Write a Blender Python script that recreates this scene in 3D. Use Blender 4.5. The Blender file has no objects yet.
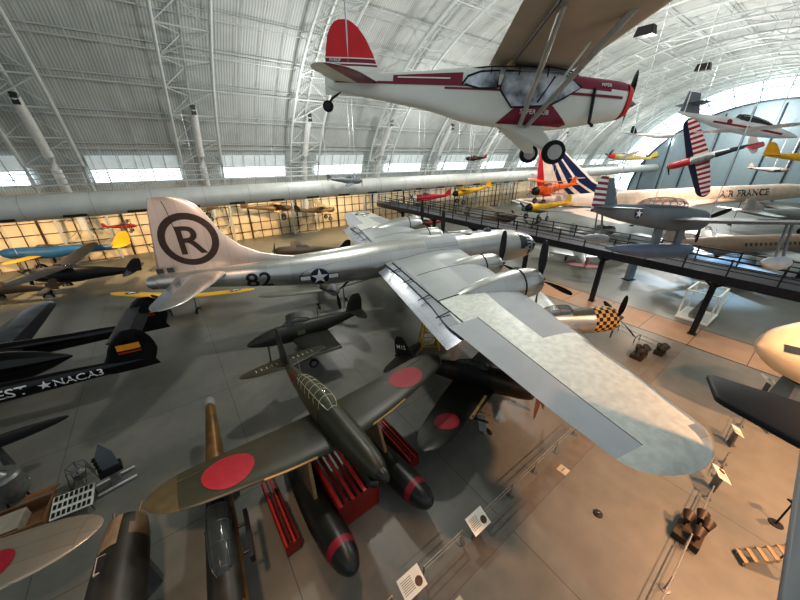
import bpy, bmesh, math, random
from mathutils import Vector, Matrix
from mathutils.geometry import tessellate_polygon
R = random.Random(7)
PI = math.pi
COL = bpy.context.scene.collection

# ------------------------------------------------------------------ materials
_M = {}
def lin(c):
    c /= 255.0
    return c / 12.92 if c <= .04045 else ((c + .055) / 1.055) ** 2.4
def srgb(r, g, b): return (lin(r), lin(g), lin(b), 1)

def mat(name, rgb, rough=.5, metal=0., var=.12, scale=3., emit=0., alpha=1., bump=0., rgb2=None, trans=0., detail=4.):
    """paint / metal / cloth with a noise driven tone and roughness"""
    if name in _M: return _M[name]
    m = bpy.data.materials.new(name); m.use_nodes = True
    nt = m.node_tree; N = nt.nodes; L = nt.links
    b = N['Principled BSDF']
    tc = N.new('ShaderNodeTexCoord'); nz = N.new('ShaderNodeTexNoise')
    nz.inputs['Scale'].default_value = scale; nz.inputs['Detail'].default_value = detail
    L.new(tc.outputs['Object'], nz.inputs['Vector'])
    rp = N.new('ShaderNodeValToRGB')
    c = srgb(*rgb)
    if rgb2: d = srgb(*rgb2); a = c
    else:
        a = tuple(x * (1 - var) for x in c[:3]) + (1,); d = tuple(min(1, x * (1 + var)) for x in c[:3]) + (1,)
    rp.color_ramp.elements[0].position = .35; rp.color_ramp.elements[1].position = .65
    rp.color_ramp.elements[0].color = a; rp.color_ramp.elements[1].color = d
    L.new(nz.outputs['Fac'], rp.inputs['Fac']); L.new(rp.outputs['Color'], b.inputs['Base Color'])
    mr = N.new('ShaderNodeMapRange'); mr.inputs['To Min'].default_value = max(.02, rough - .08); mr.inputs['To Max'].default_value = min(1, rough + .08)
    L.new(nz.outputs['Fac'], mr.inputs['Value']); L.new(mr.outputs['Result'], b.inputs['Roughness'])
    b.inputs['Metallic'].default_value = metal
    if emit:
        L.new(rp.outputs['Color'], b.inputs['Emission Color']); b.inputs['Emission Strength'].default_value = emit
    if alpha < 1: b.inputs['Alpha'].default_value = alpha
    if trans: b.inputs['Transmission Weight'].default_value = trans
    if bump:
        bp = N.new('ShaderNodeBump'); bp.inputs['Strength'].default_value = bump; bp.inputs['Distance'].default_value = .02
        L.new(nz.outputs['Fac'], bp.inputs['Height']); L.new(bp.outputs['Normal'], b.inputs['Normal'])
    _M[name] = m
    return m

def panel_metal(name, rgb, rgb2, rough=.3, metal=.9, sx=1.2, sy=.6, line=.55, axis='XYZ'):
    """sheet metal: every sheet a slightly different tone, thin dark lap joints"""
    if name in _M: return _M[name]
    m = bpy.data.materials.new(name); m.use_nodes = True
    nt = m.node_tree; N = nt.nodes; L = nt.links; b = N['Principled BSDF']
    tc = N.new('ShaderNodeTexCoord'); sp = N.new('ShaderNodeSeparateXYZ'); cb = N.new('ShaderNodeCombineXYZ')
    L.new(tc.outputs['Object'], sp.inputs[0])
    L.new(sp.outputs[axis[0]], cb.inputs[0]); L.new(sp.outputs[axis[1]], cb.inputs[1])
    br = N.new('ShaderNodeTexBrick'); br.inputs['Scale'].default_value = 1
    br.inputs['Brick Width'].default_value = sx; br.inputs['Row Height'].default_value = sy
    br.inputs['Mortar Size'].default_value = .008; br.inputs['Mortar Smooth'].default_value = .3
    br.inputs['Color1'].default_value = srgb(*rgb); br.inputs['Color2'].default_value = srgb(*rgb2)
    br.inputs['Mortar'].default_value = tuple(x * line for x in srgb(*rgb)[:3]) + (1,)
    L.new(cb.outputs[0], br.inputs['Vector'])
    nz = N.new('ShaderNodeTexNoise'); nz.inputs['Scale'].default_value = 1.1; nz.inputs['Detail'].default_value = 3
    L.new(tc.outputs['Object'], nz.inputs['Vector'])
    mx = N.new('ShaderNodeMix'); mx.data_type = 'RGBA'; mx.blend_type = 'MULTIPLY'; mx.inputs[0].default_value = .16
    L.new(br.outputs['Color'], mx.inputs[6]); L.new(nz.outputs['Fac'], mx.inputs[7]); L.new(mx.outputs[2], b.inputs['Base Color'])
    mr = N.new('ShaderNodeMapRange'); mr.inputs['To Min'].default_value = rough - .05; mr.inputs['To Max'].default_value = rough + .07
    L.new(nz.outputs['Fac'], mr.inputs['Value']); L.new(mr.outputs['Result'], b.inputs['Roughness'])
    b.inputs['Metallic'].default_value = metal
    _M[name] = m
    return m

def glass(name, rgb, alpha=.45, rough=.08):
    if name in _M: return _M[name]
    m = mat(name, rgb, rough, 0, .05, 1, alpha=alpha)
    return m

# ------------------------------------------------------------------ mesh helpers
def link_mesh(name, verts, faces, material, parent=None, smooth=40, mi=None, recalc=False):
    me = bpy.data.meshes.new(name); me.from_pydata([tuple(v) for v in verts], [], faces); me.update()
    if recalc:
        bm = bmesh.new(); bm.from_mesh(me); bmesh.ops.recalc_face_normals(bm, faces=bm.faces); bm.to_mesh(me); bm.free()
    ms = material if isinstance(material, (list, tuple)) else [material]
    for x in ms: me.materials.append(x)
    if mi: me.polygons.foreach_set('material_index', mi)
    if smooth:
        me.polygons.foreach_set('use_smooth', [True] * len(me.polygons))
        try: me.set_sharp_from_angle(angle=math.radians(smooth))
        except Exception: pass
    o = bpy.data.objects.new(name, me); COL.objects.link(o)
    if parent: o.parent = parent
    return o

def tag(o, label=None, cat=None, group=None, kind=None):
    if label: o['label'] = label
    if cat: o['category'] = cat
    if group: o['group'] = group
    if kind: o['kind'] = kind
    return o

def empty(name, label, cat, loc, h=0, p=0, r=0, group=None):
    """Empty whose local x is the forward axis: heading h, nose-up p, left-side-up r"""
    o = bpy.data.objects.new(name, None); COL.objects.link(o); o.empty_display_size = .3
    ch, sh, cp, sp = math.cos(h), math.sin(h), math.cos(p), math.sin(p)
    fw = Vector((ch * cp, sh * cp, sp)); lf = Vector((-sh, ch, 0)); up = fw.cross(lf)
    lf = lf * math.cos(r) + up * math.sin(r); up = fw.cross(lf)
    m = Matrix((fw, lf, up)).transposed().to_4x4(); m.translation = Vector(loc)
    o.matrix_world = m
    return tag(o, label, cat, group)

class MB:
    def __init__(s): s.v = []; s.f = []
    def add(s, v, f):
        o = len(s.v); s.v += [Vector(x) for x in v]; s.f += [[i + o for i in q] for q in f]; return s
    def box(s, c, d, rz=0, ry=0, rx=0, top=1.):
        x, y, z = (t / 2 for t in d); m = Matrix.Rotation(rz, 3, 'Z') @ Matrix.Rotation(ry, 3, 'Y') @ Matrix.Rotation(rx, 3, 'X'); c = Vector(c)
        P = []
        for k in (-1, 1):
            t = top if k > 0 else 1
            for (i, j) in ((-1, -1), (1, -1), (1, 1), (-1, 1)): P.append(m @ Vector((i * x * t, j * y * t, k * z)) + c)
        return s.add(P, [[0, 3, 2, 1], [4, 5, 6, 7], [0, 1, 5, 4], [1, 2, 6, 5], [2, 3, 7, 6], [3, 0, 4, 7]])
    def tube(s, pts, r, n=8, cap=True):
        pts = [Vector(p) for p in pts]; rr = r if isinstance(r, (list, tuple)) else [r] * len(pts); rings = []
        for i, p in enumerate(pts):
            t = (pts[min(i + 1, len(pts) - 1)] - pts[max(i - 1, 0)])
            t = t.normalized() if t.length > 1e-9 else Vector((0, 0, 1))
            a = Vector((0, 0, 1)) if abs(t.z) < .9 else Vector((1, 0, 0))
            u = t.cross(a).normalized(); w = t.cross(u)
            rings.append([p + (u * math.cos(2 * PI * k / n) + w * math.sin(2 * PI * k / n)) * rr[i] for k in range(n)])
        return s.loft(rings, cap)
    def loft(s, rings, cap=True):
        n = len(rings[0]); v = [p for q in rings for p in q]; f = []
        for i in range(len(rings) - 1):
            for k in range(n):
                f.append([i * n + k, i * n + (k + 1) % n, (i + 1) * n + (k + 1) % n, (i + 1) * n + k])
        if cap: f.append(list(range(n))[::-1]); f.append([(len(rings) - 1) * n + k for k in range(n)])
        return s.add(v, f)
    def lathe(s, prof, o=(0, 0, 0), ax='x', n=20, cap=True):
        o = Vector(o); rings = []
        for (t, r) in prof:
            q = []
            for k in range(n):
                a = 2 * PI * k / n; c, d = r * math.cos(a), r * math.sin(a)
                q.append(o + Vector({'x': (t, c, d), 'y': (c, t, d), 'z': (c, d, t)}[ax]))
            rings.append(q)
        return s.loft(rings, cap)
    def build(s, name, m, parent=None, smooth=35): return link_mesh(name, s.v, s.f, m, parent, smooth, recalc=True)

def crom(keys, sub=4):
    """smooth interpolation of tuples keyed by their first entry"""
    out = []
    n = len(keys)
    for i in range(n - 1):
        p0, p1, p2, p3 = keys[max(i - 1, 0)], keys[i], keys[i + 1], keys[min(i + 2, n - 1)]
        for k in range(sub):
            t = k / sub; q = [p1[0] + (p2[0] - p1[0]) * t]
            for j in range(1, len(p1)):
                def sl(a, b, c):
                    d1 = (b[j] - a[j]) / (b[0] - a[0]) if b[0] != a[0] else 0
                    d2 = (c[j] - b[j]) / (c[0] - b[0]) if c[0] != b[0] else 0
                    if d1 * d2 <= 0: return 0
                    return 2 * d1 * d2 / (d1 + d2)
                dx = p2[0] - p1[0]
                m1 = sl(p0, p1, p2) if i > 0 else (p2[j] - p1[j]) / dx
                m2 = sl(p1, p2, p3) if i < n - 2 else (p2[j] - p1[j]) / dx
                h00 = 2 * t ** 3 - 3 * t * t + 1; h10 = t ** 3 - 2 * t * t + t; h01 = -2 * t ** 3 + 3 * t * t; h11 = t ** 3 - t * t
                q.append(h00 * p1[j] + h10 * dx * m1 + h01 * p2[j] + h11 * dx * m2)
            out.append(tuple(q))
    out.append(tuple(keys[-1]))
    return out

def spow(c, e): return math.copysign(abs(c) ** e, c)

class Fus:
    """lofted body; keys are (x, z, half width, half height[, squareness])"""
    def __init__(s, keys, sub=4):
        s.k = crom([tuple(k) + ((2.,) if len(k) == 4 else ()) for k in keys], sub)
        if s.k[0][0] > s.k[-1][0]: s.k = s.k[::-1]
    def at(s, x):
        K = s.k
        if x <= K[0][0]: return K[0][1:]
        for a, b in zip(K, K[1:]):
            if x <= b[0]:
                t = (x - a[0]) / (b[0] - a[0]) if b[0] > a[0] else 0
                return tuple(a[j] + (b[j] - a[j]) * t for j in range(1, 5))
        return K[-1][1:]
    def ring(s, k, n, y0=0):
        x, z, w, h, e = k; q = []
        for i in range(n):
            a = 2 * PI * i / n; q.append(Vector((x, y0 + w * spow(math.cos(a), 2 / e), z + h * spow(math.sin(a), 2 / e))))
        return q
    def build(s, name, m, parent, n=28, y0=0, zone=None, smooth=40):
        rings = [s.ring(k, n, y0) for k in s.k]
        v = [p for q in rings for p in q]; f = []; mi = []
        for i in range(len(rings) - 1):
            for j in range(n):
                f.append([i * n + j, i * n + (j + 1) % n, (i + 1) * n + (j + 1) % n, (i + 1) * n + j])
                if zone:
                    c = sum((v[t] for t in f[-1]), Vector()) / 4; mi.append(zone(c.x, c.y - y0, c.z))
        f.append(list(range(n))[::-1]); f.append([(len(rings) - 1) * n + j for j in range(n)])
        if zone: mi += [mi[0], mi[-1]]
        return link_mesh(name, v, f, m, parent, smooth, mi=mi if zone else None, recalc=True)
    def side(s, x, z, sg, off=.012, y0=0):
        zc, w, h, e = s.at(x); d = max(-1, min(1, (z - zc) / h))
        return Vector((x, y0 + sg * (w * (max(0, 1 - abs(d) ** e)) ** (1 / e) + off), z))
    def top(s, x, y, off=.012, y0=0):
        zc, w, h, e = s.at(x); d = max(-1, min(1, y / w))
        return Vector((x, y0 + y, zc + h * (max(0, 1 - abs(d) ** e)) ** (1 / e) + off))

def yt(c, t): return 5 * t * (.2969 * math.sqrt(max(c, 0)) - .126 * c - .3516 * c * c + .2843 * c ** 3 - .1036 * c ** 4)
CH = [0, .012, .04, .09, .16, .25, .35, .45, .55, .65, .72, .78, .85, .92, 1.0]

class Wing:
    """keys: (span, leading edge x, chord, z, thickness); chord runs towards -x"""
    def __init__(s, keys, sub=1, camber=.015): s.k = sorted(keys); s.cam = camber
    def at(s, y):
        K = s.k; y = abs(y)
        if y <= K[0][0]: return K[0][1:]
        for a, b in zip(K, K[1:]):
            if y <= b[0]:
                t = (y - a[0]) / (b[0] - a[0]) if b[0] > a[0] else 0
                return tuple(a[j] + (b[j] - a[j]) * t for j in range(1, 5))
        return K[-1][1:]
    def pt(s, y, c, up, off=0):
        xl, ch, z, t = s.at(y); n = yt(c, t) * ch
        return xl - c * ch, z + s.cam * ch * 4 * c * (1 - c) + (n + off if up else -n - off)
    def zat(s, x, y, up=True, off=.012):
        xl, ch, z, t = s.at(y); c = max(0, min(1, (xl - x) / ch))
        return s.pt(y, c, up, off)[1]
    def build(s, name, m, parent, sg=1, zone=None, spans=None, vert=False, y0=0, chs=None, smooth=50):
        cs = chs or CH; n = len(cs)
        ys = spans or [k[0] for k in s.k]
        v = []; f = []; mi = []
        loop = [(c, True) for c in cs[::-1]] + [(c, False) for c in cs[1:-1]]
        N = len(loop)
        for y in ys:
            for (c, u) in loop:
                x, z = s.pt(y, c, u)
                v.append(Vector((x, y0 + z, y)) if vert else Vector((x, sg * y, z)))
        for i in range(len(ys) - 1):
            for k in range(N):
                f.append([i * N + k, i * N + (k + 1) % N, (i + 1) * N + (k + 1) % N, (i + 1) * N + k])
                if zone: mi.append(zone((ys[i] + ys[i + 1]) / 2, (loop[k][0] + loop[(k + 1) % N][0]) / 2, loop[k][1] and loop[(k + 1) % N][1] or (loop[k][1] != loop[(k + 1) % N][1] and k == n - 1)))
        f.append(list(range(N))); f.append([(len(ys) - 1) * N + k for k in range(N)][::-1])
        if zone: mi += [0, 0]
        return link_mesh(name, v, f, m, parent, smooth, mi=mi if zone else None, recalc=True)

def rounded(keys, tip, steps=5, taper=1.):
    """adds the rounded tip out to span `tip` beyond the last key"""
    k = list(keys); y0, x0, c0, z0, t0 = k[-1]; yp, xp, cp_, zp, tp = k[-2]
    sl = (x0 - xp) / (y0 - yp); sc = (c0 - cp_) / (y0 - yp); sz = (z0 - zp) / (y0 - yp)
    for i in range(1, steps + 1):
        a = i / steps * PI / 2 * .985; d = math.sin(a) * (tip - y0); w = max(.12, math.cos(a)) ** taper
        c = (c0 + sc * d); k.append((y0 + d, x0 + sl * d - c * (1 - w) * .5, c * w, z0 + sz * d, t0))
    return k

# ------------------------------------------------------------------ flat markings laid on a surface
def decal(name, polys, m, fn, parent, cuts=0, label=None):
    bm = bmesh.new()
    for p in polys:
        pts = [Vector((x, y, 0)) for x, y in p]
        vs = [bm.verts.new(q) for q in pts]
        for t in tessellate_polygon([pts]):
            try: bm.faces.new([vs[i] for i in t])
            except ValueError: pass
    for _ in range(cuts): bmesh.ops.subdivide_edges(bm, edges=bm.edges[:], cuts=1, use_grid_fill=True)
    bmesh.ops.triangulate(bm, faces=bm.faces[:])
    for v in bm.verts: v.co = fn(v.co.x, v.co.y)
    me = bpy.data.meshes.new(name); bm.to_mesh(me); bm.free(); me.materials.append(m)
    o = bpy.data.objects.new(name, me); COL.objects.link(o); o.parent = parent
    if label: o['label'] = label
    return o
def grid_poly(x0, x1, y0, y1, nx=8, ny=6):
    P = []
    for i in range(nx):
        for j in range(ny):
            a, b = x0 + (x1 - x0) * i / nx, x0 + (x1 - x0) * (i + 1) / nx; c, d = y0 + (y1 - y0) * j / ny, y0 + (y1 - y0) * (j + 1) / ny
            P.append([(a, c), (b, c), (b, d), (a, d)])
    return P
def disc_polys(r, r0=0., n=36, nr=5, cx=0, cy=0):
    P = []
    for i in range(nr):
        a, b = r0 + (r - r0) * i / nr, r0 + (r - r0) * (i + 1) / nr
        for k in range(n):
            t, u = 2 * PI * k / n, 2 * PI * (k + 1) / n
            q = [(b * math.cos(t), b * math.sin(t)), (b * math.cos(u), b * math.sin(u))]
            q += [(a * math.cos(u), a * math.sin(u)), (a * math.cos(t), a * math.sin(t))] if a > 1e-6 else [(0, 0)]
            P.append([(x + cx, y + cy) for x, y in q])
    return P
def star_poly(r, rot=PI / 2):
    return [(r * (1 if i % 2 == 0 else .382) * math.cos(rot + i * PI / 5), r * (1 if i % 2 == 0 else .382) * math.sin(rot + i * PI / 5)) for i in range(10)]
def text_polys(txt, h):
    """outline font turned into triangles, cap height h, centred; returns polygons"""
    cu = bpy.data.curves.new('lettering', 'FONT'); cu.body = txt; cu.size = 1; cu.align_x = 'CENTER'; cu.fill_mode = 'FRONT'; cu.resolution_u = 4; cu.offset = .012
    o = bpy.data.objects.new('lettering', cu); COL.objects.link(o)
    dg = bpy.context.evaluated_depsgraph_get(); me = bpy.data.meshes.new_from_object(o.evaluated_get(dg))
    P = [[(me.vertices[i].co.x * h / .7, (me.vertices[i].co.y - .35) * h / .7) for i in p.vertices] for p in me.polygons]
    bpy.data.objects.remove(o); bpy.data.curves.remove(cu); bpy.data.meshes.remove(me)
    return P
WHITE = mat('white marking paint', (225, 225, 220), .5, 0, .05)
NAVY = mat('dark blue marking paint', (28, 34, 58), .5, 0, .1)
BLACK = mat('black marking paint', (22, 22, 24), .45, 0, .1)
HINO = mat('red disc paint', (146, 28, 44), .5, 0, .12, 6)
REDP = mat('bright red paint', (205, 30, 40), .4, 0, .08)

def us_star(fn, r, parent, bars=True):
    def up(o): return lambda x, y: fn(x, y, o)
    if bars:
        decal('insignia_bar', [q for s_ in (-1, 1) for q in grid_poly(s_ * .8 * r, s_ * 2.1 * r, -.32 * r, .32 * r, 3, 2)], NAVY, up(.010), parent)
        decal('insignia_bar', [q for s_ in (-1, 1) for q in grid_poly(s_ * .9 * r, s_ * 2.0 * r, -.24 * r, .24 * r, 3, 2)], WHITE, up(.016), parent)
    decal('insignia_disc', disc_polys(r, n=28, nr=4), NAVY, up(.022), parent)
    decal('insignia_star', [star_poly(r * .96)], WHITE, up(.034), parent, cuts=2)

# ------------------------------------------------------------------ aircraft pieces
TYRE = mat('tyre rubber', (26, 26, 27), .8, 0, .15, 12)
HUB = mat('wheel hub alloy', (150, 150, 146), .4, .7, .1)
BLADE = mat('propeller blade black', (30, 31, 32), .4, .1, .15, 5)
STEEL = mat('dull steel', (120, 122, 122), .4, .8, .12)
GLASSD = glass('canopy glass', (70, 80, 84), .42)
def wheel(parent, c, r, w, ax='y', name='wheel', tread=TYRE, hub=HUB):
    o = MB().lathe([(-w / 2, r * .62), (-w / 2, r * .86), (-w * .3, r * .98), (0, r), (w * .3, r * .98), (w / 2, r * .86), (w / 2, r * .62)], c, ax, 24).build(name, tread, parent)
    MB().lathe([(-w * .56, .02), (-w * .54, r * .3), (-w * .5, r * .62), (w * .5, r * .62), (w * .54, r * .3), (w * .56, .02)], c, ax, 20).build('wheel_hub', hub, o)
    return o
def propeller(parent, c, R_, n=3, a0=0., w=.09, spin=.16, m=BLADE, hm=None, name='propeller', spinlen=None, bm_=None):
    c = Vector(c); L = spinlen if spinlen is not None else spin * 1.6
    h = MB().lathe([(-L * .35, spin), (0, spin), (L * .35, spin * .86), (L * .7, spin * .5), (L * .95, spin * .12), (L, .01)], c, 'x', 20).build(name, hm or STEEL, parent)
    for i in range(n):
        a = a0 + 2 * PI * i / n; rad = Vector((0, math.cos(a), math.sin(a))); tan = Vector((0, -math.sin(a), math.cos(a))); rings = []
        for (t, cw, tw) in ((.04, .35, 1.2), (.15, .5, 1.05), (.3, .95, .85), (.5, 1.1, .6), (.7, 1.05, .45), (.88, .85, .35), (.97, .5, .3), (1., .15, .3)):
            d = (tan * math.cos(tw) + Vector((1, 0, 0)) * math.sin(tw)); nn = rad.cross(d); cwid = cw * w * R_
            rings.append([c + rad * (t * R_) + d * (cwid * x) + nn * (cwid * y * .5) for x, y in ((1, 0), (.4, .22), (-.4, .25), (-1, 0), (-.4, -.12), (.4, -.12))])
        MB().loft(rings).build('propeller_blade', bm_ or m, h)
    return h
def strut(parent, a, b, r, m, name='strut', flat=1.):
    return MB().tube([a, b], r, 8).build(name, m, parent)
def leg(parent, x, y, z0, zw, r, w=.2, sg=1, m=STEEL, door=None, name='landing_gear'):
    o = MB().tube([(x, y, z0), (x + .05, y, zw)], .06, 8).build(name, m, parent)
    if door: MB().box((x, y - sg * .09, (z0 + zw) / 2 + .15), (.4, .02, abs(z0 - zw) * .8)).build('gear_door', door, o)
    wheel(o, (x + .05, y + sg * (w * .8), zw), r, w)
    return o
def canopy(parent, keys, m, frame_m, nfr=4, name='canopy', n=20):
    f = Fus(keys, 4); o = f.build(name, m, parent, n)
    xs = [k[0] for k in keys]; b = MB()
    for i in range(nfr + 1):
        x = xs[0] + (xs[-1] - xs[0]) * (i + .35) / (nfr + .7); zc, w, h, e = f.at(x)
        pts = [(x, (w + .008) * spow(math.cos(t), 2 / e), zc + (h + .008) * spow(math.sin(t), 2 / e)) for t in [PI * j / 12 for j in range(13)]]
        b.tube(pts, .014, 6)
    for ang in (PI * .22, PI * .5, PI * .78):
        b.tube([(k[0], (k[2] + .008) * spow(math.cos(ang), 2 / k[4]), k[1] + (k[3] + .008) * spow(math.sin(ang), 2 / k[4])) for k in f.k[1:-1]], .013, 6)
    b.build('canopy_frame', frame_m, o)
    return o
def wing_fn(W, x, y, sg, up=True):
    """local (u,v) -> point on the wing skin around (x, y); u runs outboard, v forward"""
    return lambda u, v, o=.014: Vector((x + v, sg * (y + u), W.zat(x + v, y + u, up, o if up else o)))
def roof_z(v): return 31.5 * math.sqrt(max(0.02, 1 - ((v - 18.5) / 38.) ** 2))
CABLE = mat('steel hanging cable', (205, 208, 208), .4, .4, .05)
def cable(parent, local):
    p = parent.matrix_world @ Vector(local); v = -.5934 * p.x + .8049 * p.y
    top = roof_z(v) - .5; inv = parent.matrix_world.inverted()
    MB().tube([Vector(local), inv @ Vector((p.x, p.y, max(top, p.z + 1)))], .02, 6).build('suspension_cable', CABLE, parent)
def HP(u, v, z=0): return Vector((.8049 * u - .5934 * v, .5934 * u + .8049 * v, z))
HA = math.radians(36.4)

WORLD=.55; DAYE=2.8
BLKPTS = [(7.71, 6.14), (7.62, 6.16), (7.13, 5.4), (7.15, 5.25), (7.57, 4.13), (7.95, 3.7), (10.2, 3.0), (10.6, 4.0), (8.81, 5.19)]
GREYPTS = [(5.45, 2.99), (3.28, 1.32), (3.0, .9), (3.6, .8), (7.4, 2.6), (7.4, 3.6), (6.59, 3.4)]
# ------------------------------------------------------------------ camera, world
cam = bpy.data.cameras.new('camera'); co = bpy.data.objects.new('camera', cam); COL.objects.link(co)
cam.sensor_width = 36; cam.lens = 36 * 310 / 800; cam.clip_end = 600; cam.clip_start = .05
co.location = (0, 0, 13); co.rotation_euler = (PI / 2 - .44, 0, 0)
bpy.context.scene.camera = co
w = bpy.data.worlds.new('daylight'); bpy.context.scene.world = w; w.use_nodes = True
w.node_tree.nodes['Background'].inputs[0].default_value = (.86, .93, 1, 1); w.node_tree.nodes['Background'].inputs[1].default_value = WORLD
vs = bpy.context.scene.view_settings; vs.view_transform = 'Standard'; vs.look = 'None'
try: vs.look = 'Medium High Contrast'
except Exception: pass
vs.gamma = 1.; vs.exposure = 0.

# ------------------------------------------------------------------ the hall
def floor_material():
    m = bpy.data.materials.new('sealed concrete'); m.use_nodes = True; nt = m.node_tree; N = nt.nodes; L = nt.links; b = N['Principled BSDF']
    tc = N.new('ShaderNodeTexCoord'); mp = N.new('ShaderNodeMapping'); mp.inputs['Rotation'].default_value = (0, 0, -HA)
    L.new(tc.outputs['Object'], mp.inputs[0])
    n1 = N.new('ShaderNodeTexNoise'); n1.inputs['Scale'].default_value = .16; n1.inputs['Detail'].default_value = 5; L.new(mp.outputs[0], n1.inputs['Vector'])
    n2 = N.new('ShaderNodeTexNoise'); n2.inputs['Scale'].default_value = 1.7; n2.inputs['Detail'].default_value = 8; L.new(mp.outputs[0], n2.inputs['Vector'])
    ad = N.new('ShaderNodeMath'); ad.operation = 'MULTIPLY_ADD'; ad.inputs[1].default_value = .35; L.new(n2.outputs['Fac'], ad.inputs[0]); L.new(n1.outputs['Fac'], ad.inputs[2])
    rp = N.new('ShaderNodeValToRGB'); rp.color_ramp.elements[0].position = .45; rp.color_ramp.elements[1].position = .9
    rp.color_ramp.elements[0].color = srgb(96, 99, 93); rp.color_ramp.elements[1].color = srgb(126, 124, 115); L.new(ad.outputs[0], rp.inputs[0])
    sp = N.new('ShaderNodeSeparateXYZ'); L.new(mp.outputs[0], sp.inputs[0])
    def joint(sock, off, per):
        a = N.new('ShaderNodeMath'); a.operation = 'SUBTRACT'; a.inputs[1].default_value = off; L.new(sock, a.inputs[0])
        p = N.new('ShaderNodeMath'); p.operation = 'PINGPONG'; p.inputs[1].default_value = per / 2; L.new(a.outputs[0], p.inputs[0])
        c = N.new('ShaderNodeMath'); c.operation = 'LESS_THAN'; c.inputs[1].default_value = .016; L.new(p.outputs[0], c.inputs[0]); return c.outputs[0]
    j = N.new('ShaderNodeMath'); j.operation = 'MAXIMUM'; L.new(joint(sp.outputs[0], 7.6, 7.2), j.inputs[0]); L.new(joint(sp.outputs[1], 3.02, 7.6), j.inputs[1])
    mx = N.new('ShaderNodeMix'); mx.data_type = 'RGBA'; mx.blend_type = 'MULTIPLY'; L.new(j.outputs[0], mx.inputs[0]); L.new(rp.outputs[0], mx.inputs[6]); mx.inputs[7].default_value = (.5, .48, .45, 1)
    L.new(mx.outputs[2], b.inputs['Base Color'])
    mr = N.new('ShaderNodeMapRange'); mr.inputs['To Min'].default_value = .3; mr.inputs['To Max'].default_value = .5; L.new(n2.outputs['Fac'], mr.inputs['Value']); L.new(mr.outputs[0], b.inputs['Roughness'])
    return m
def strip(name, u0, u1, v0, v1, z, m):
    return link_mesh(name, [HP(u0, v0, z), HP(u1, v0, z), HP(u1, v1, z), HP(u0, v1, z)], [[0, 1, 2, 3]], m, None, 0)
tag(strip('floor', -60, 175, -25, 75, 0, floor_material()), kind='structure')
tag(strip('trim_1', -20, 28.9, 3.02, 3.75, .004, mat('service trench cover', (108, 104, 95), .5, .1, .1, 2)), kind='structure')

def ell(a, h, th): return 18.5 + a * math.cos(th), max(0, h * math.sin(th))
def deck_material():
    m = bpy.data.materials.new('ribbed white roof deck'); m.use_nodes = True; nt = m.node_tree; N = nt.nodes; L = nt.links; b = N['Principled BSDF']
    tc = N.new('ShaderNodeTexCoord'); mp = N.new('ShaderNodeMapping'); mp.inputs['Rotation'].default_value = (0, 0, -HA); L.new(tc.outputs['Object'], mp.inputs[0])
    wv = N.new('ShaderNodeTexWave'); wv.inputs['Scale'].default_value = 1.1; wv.bands_direction = 'X'; L.new(mp.outputs[0], wv.inputs['Vector'])
    nz = N.new('ShaderNodeTexNoise'); nz.inputs['Scale'].default_value = .35; nz.inputs['Detail'].default_value = 6; L.new(mp.outputs[0], nz.inputs['Vector'])
    rp = N.new('ShaderNodeValToRGB'); rp.color_ramp.elements[0].color = srgb(176, 183, 182); rp.color_ramp.elements[1].color = srgb(204, 210, 207); L.new(wv.outputs['Fac'], rp.inputs[0])
    mx = N.new('ShaderNodeMix'); mx.data_type = 'RGBA'; mx.blend_type = 'MULTIPLY'; mx.inputs[0].default_value = .4; L.new(rp.outputs[0], mx.inputs[6]); L.new(nz.outputs['Fac'], mx.inputs[7])
    L.new(mx.outputs[2], b.inputs['Base Color']); b.inputs['Roughness'].default_value = .6
    bp = N.new('ShaderNodeBump'); bp.inputs['Strength'].default_value = .3; bp.inputs['Distance'].default_value = .05; L.new(wv.outputs['Fac'], bp.inputs['Height']); L.new(bp.outputs[0], b.inputs['Normal'])
    return m
DECK = deck_material()
def shell(name, u0, u1, th0, th1, n=48, a=39.6, h=32.9, m=DECK):
    v = []; f = []
    for i in range(n + 1):
        y, z = ell(a, h, th0 + (th1 - th0) * i / n)
        v += [HP(u0, y, z), HP(u1, y, z)]
    for i in range(n): f.append([2 * i, 2 * i + 1, 2 * i + 3, 2 * i + 2])
    return tag(link_mesh(name, v, f, m, None, 60), kind='structure')
shell('ceiling', -46, 46, 0, math.radians(110))
shell('ceiling.001', 46, 152, 0, PI, 80)
TR = mat('white painted steel tube', (192, 199, 198), .45, .1, .05)
TRd = mat('galvanised purlin steel', (186, 192, 192), .5, .2, .06)
# purlins: paired rails that run the length of the roof, with sag rods
pur = []
for k, th in enumerate([math.radians(t) for t in (20.5, 25, 31.5, 38, 44.5, 51, 58, 65, 73, 81, 89, 98, 107)]):
    b = MB()
    for (a, h) in ((38.9, 32.25), (39.3, 32.6)):
        y, z = ell(a, h, th + (0 if a < 39 else .014)); b.tube([HP(-46, y, z), HP(150, y, z)], .06, 5)
    o = b.build('trim_%d' % (k + 2), TRd, None); tag(o, kind='structure')
sag = MB()
for u in [x * 2.4 - 44 for x in range(82)]:
    if abs((u - 5.7 + 7.2) % 14.4 - 7.2) < 2.0: continue
    sag.tube([HP(u, *ell(39.2, 32.55, math.radians(t))) for t in (18, 30, 42, 54, 66, 80)], .035, 4)
tag(sag.build('trim_20', TRd, None), kind='structure')
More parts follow.
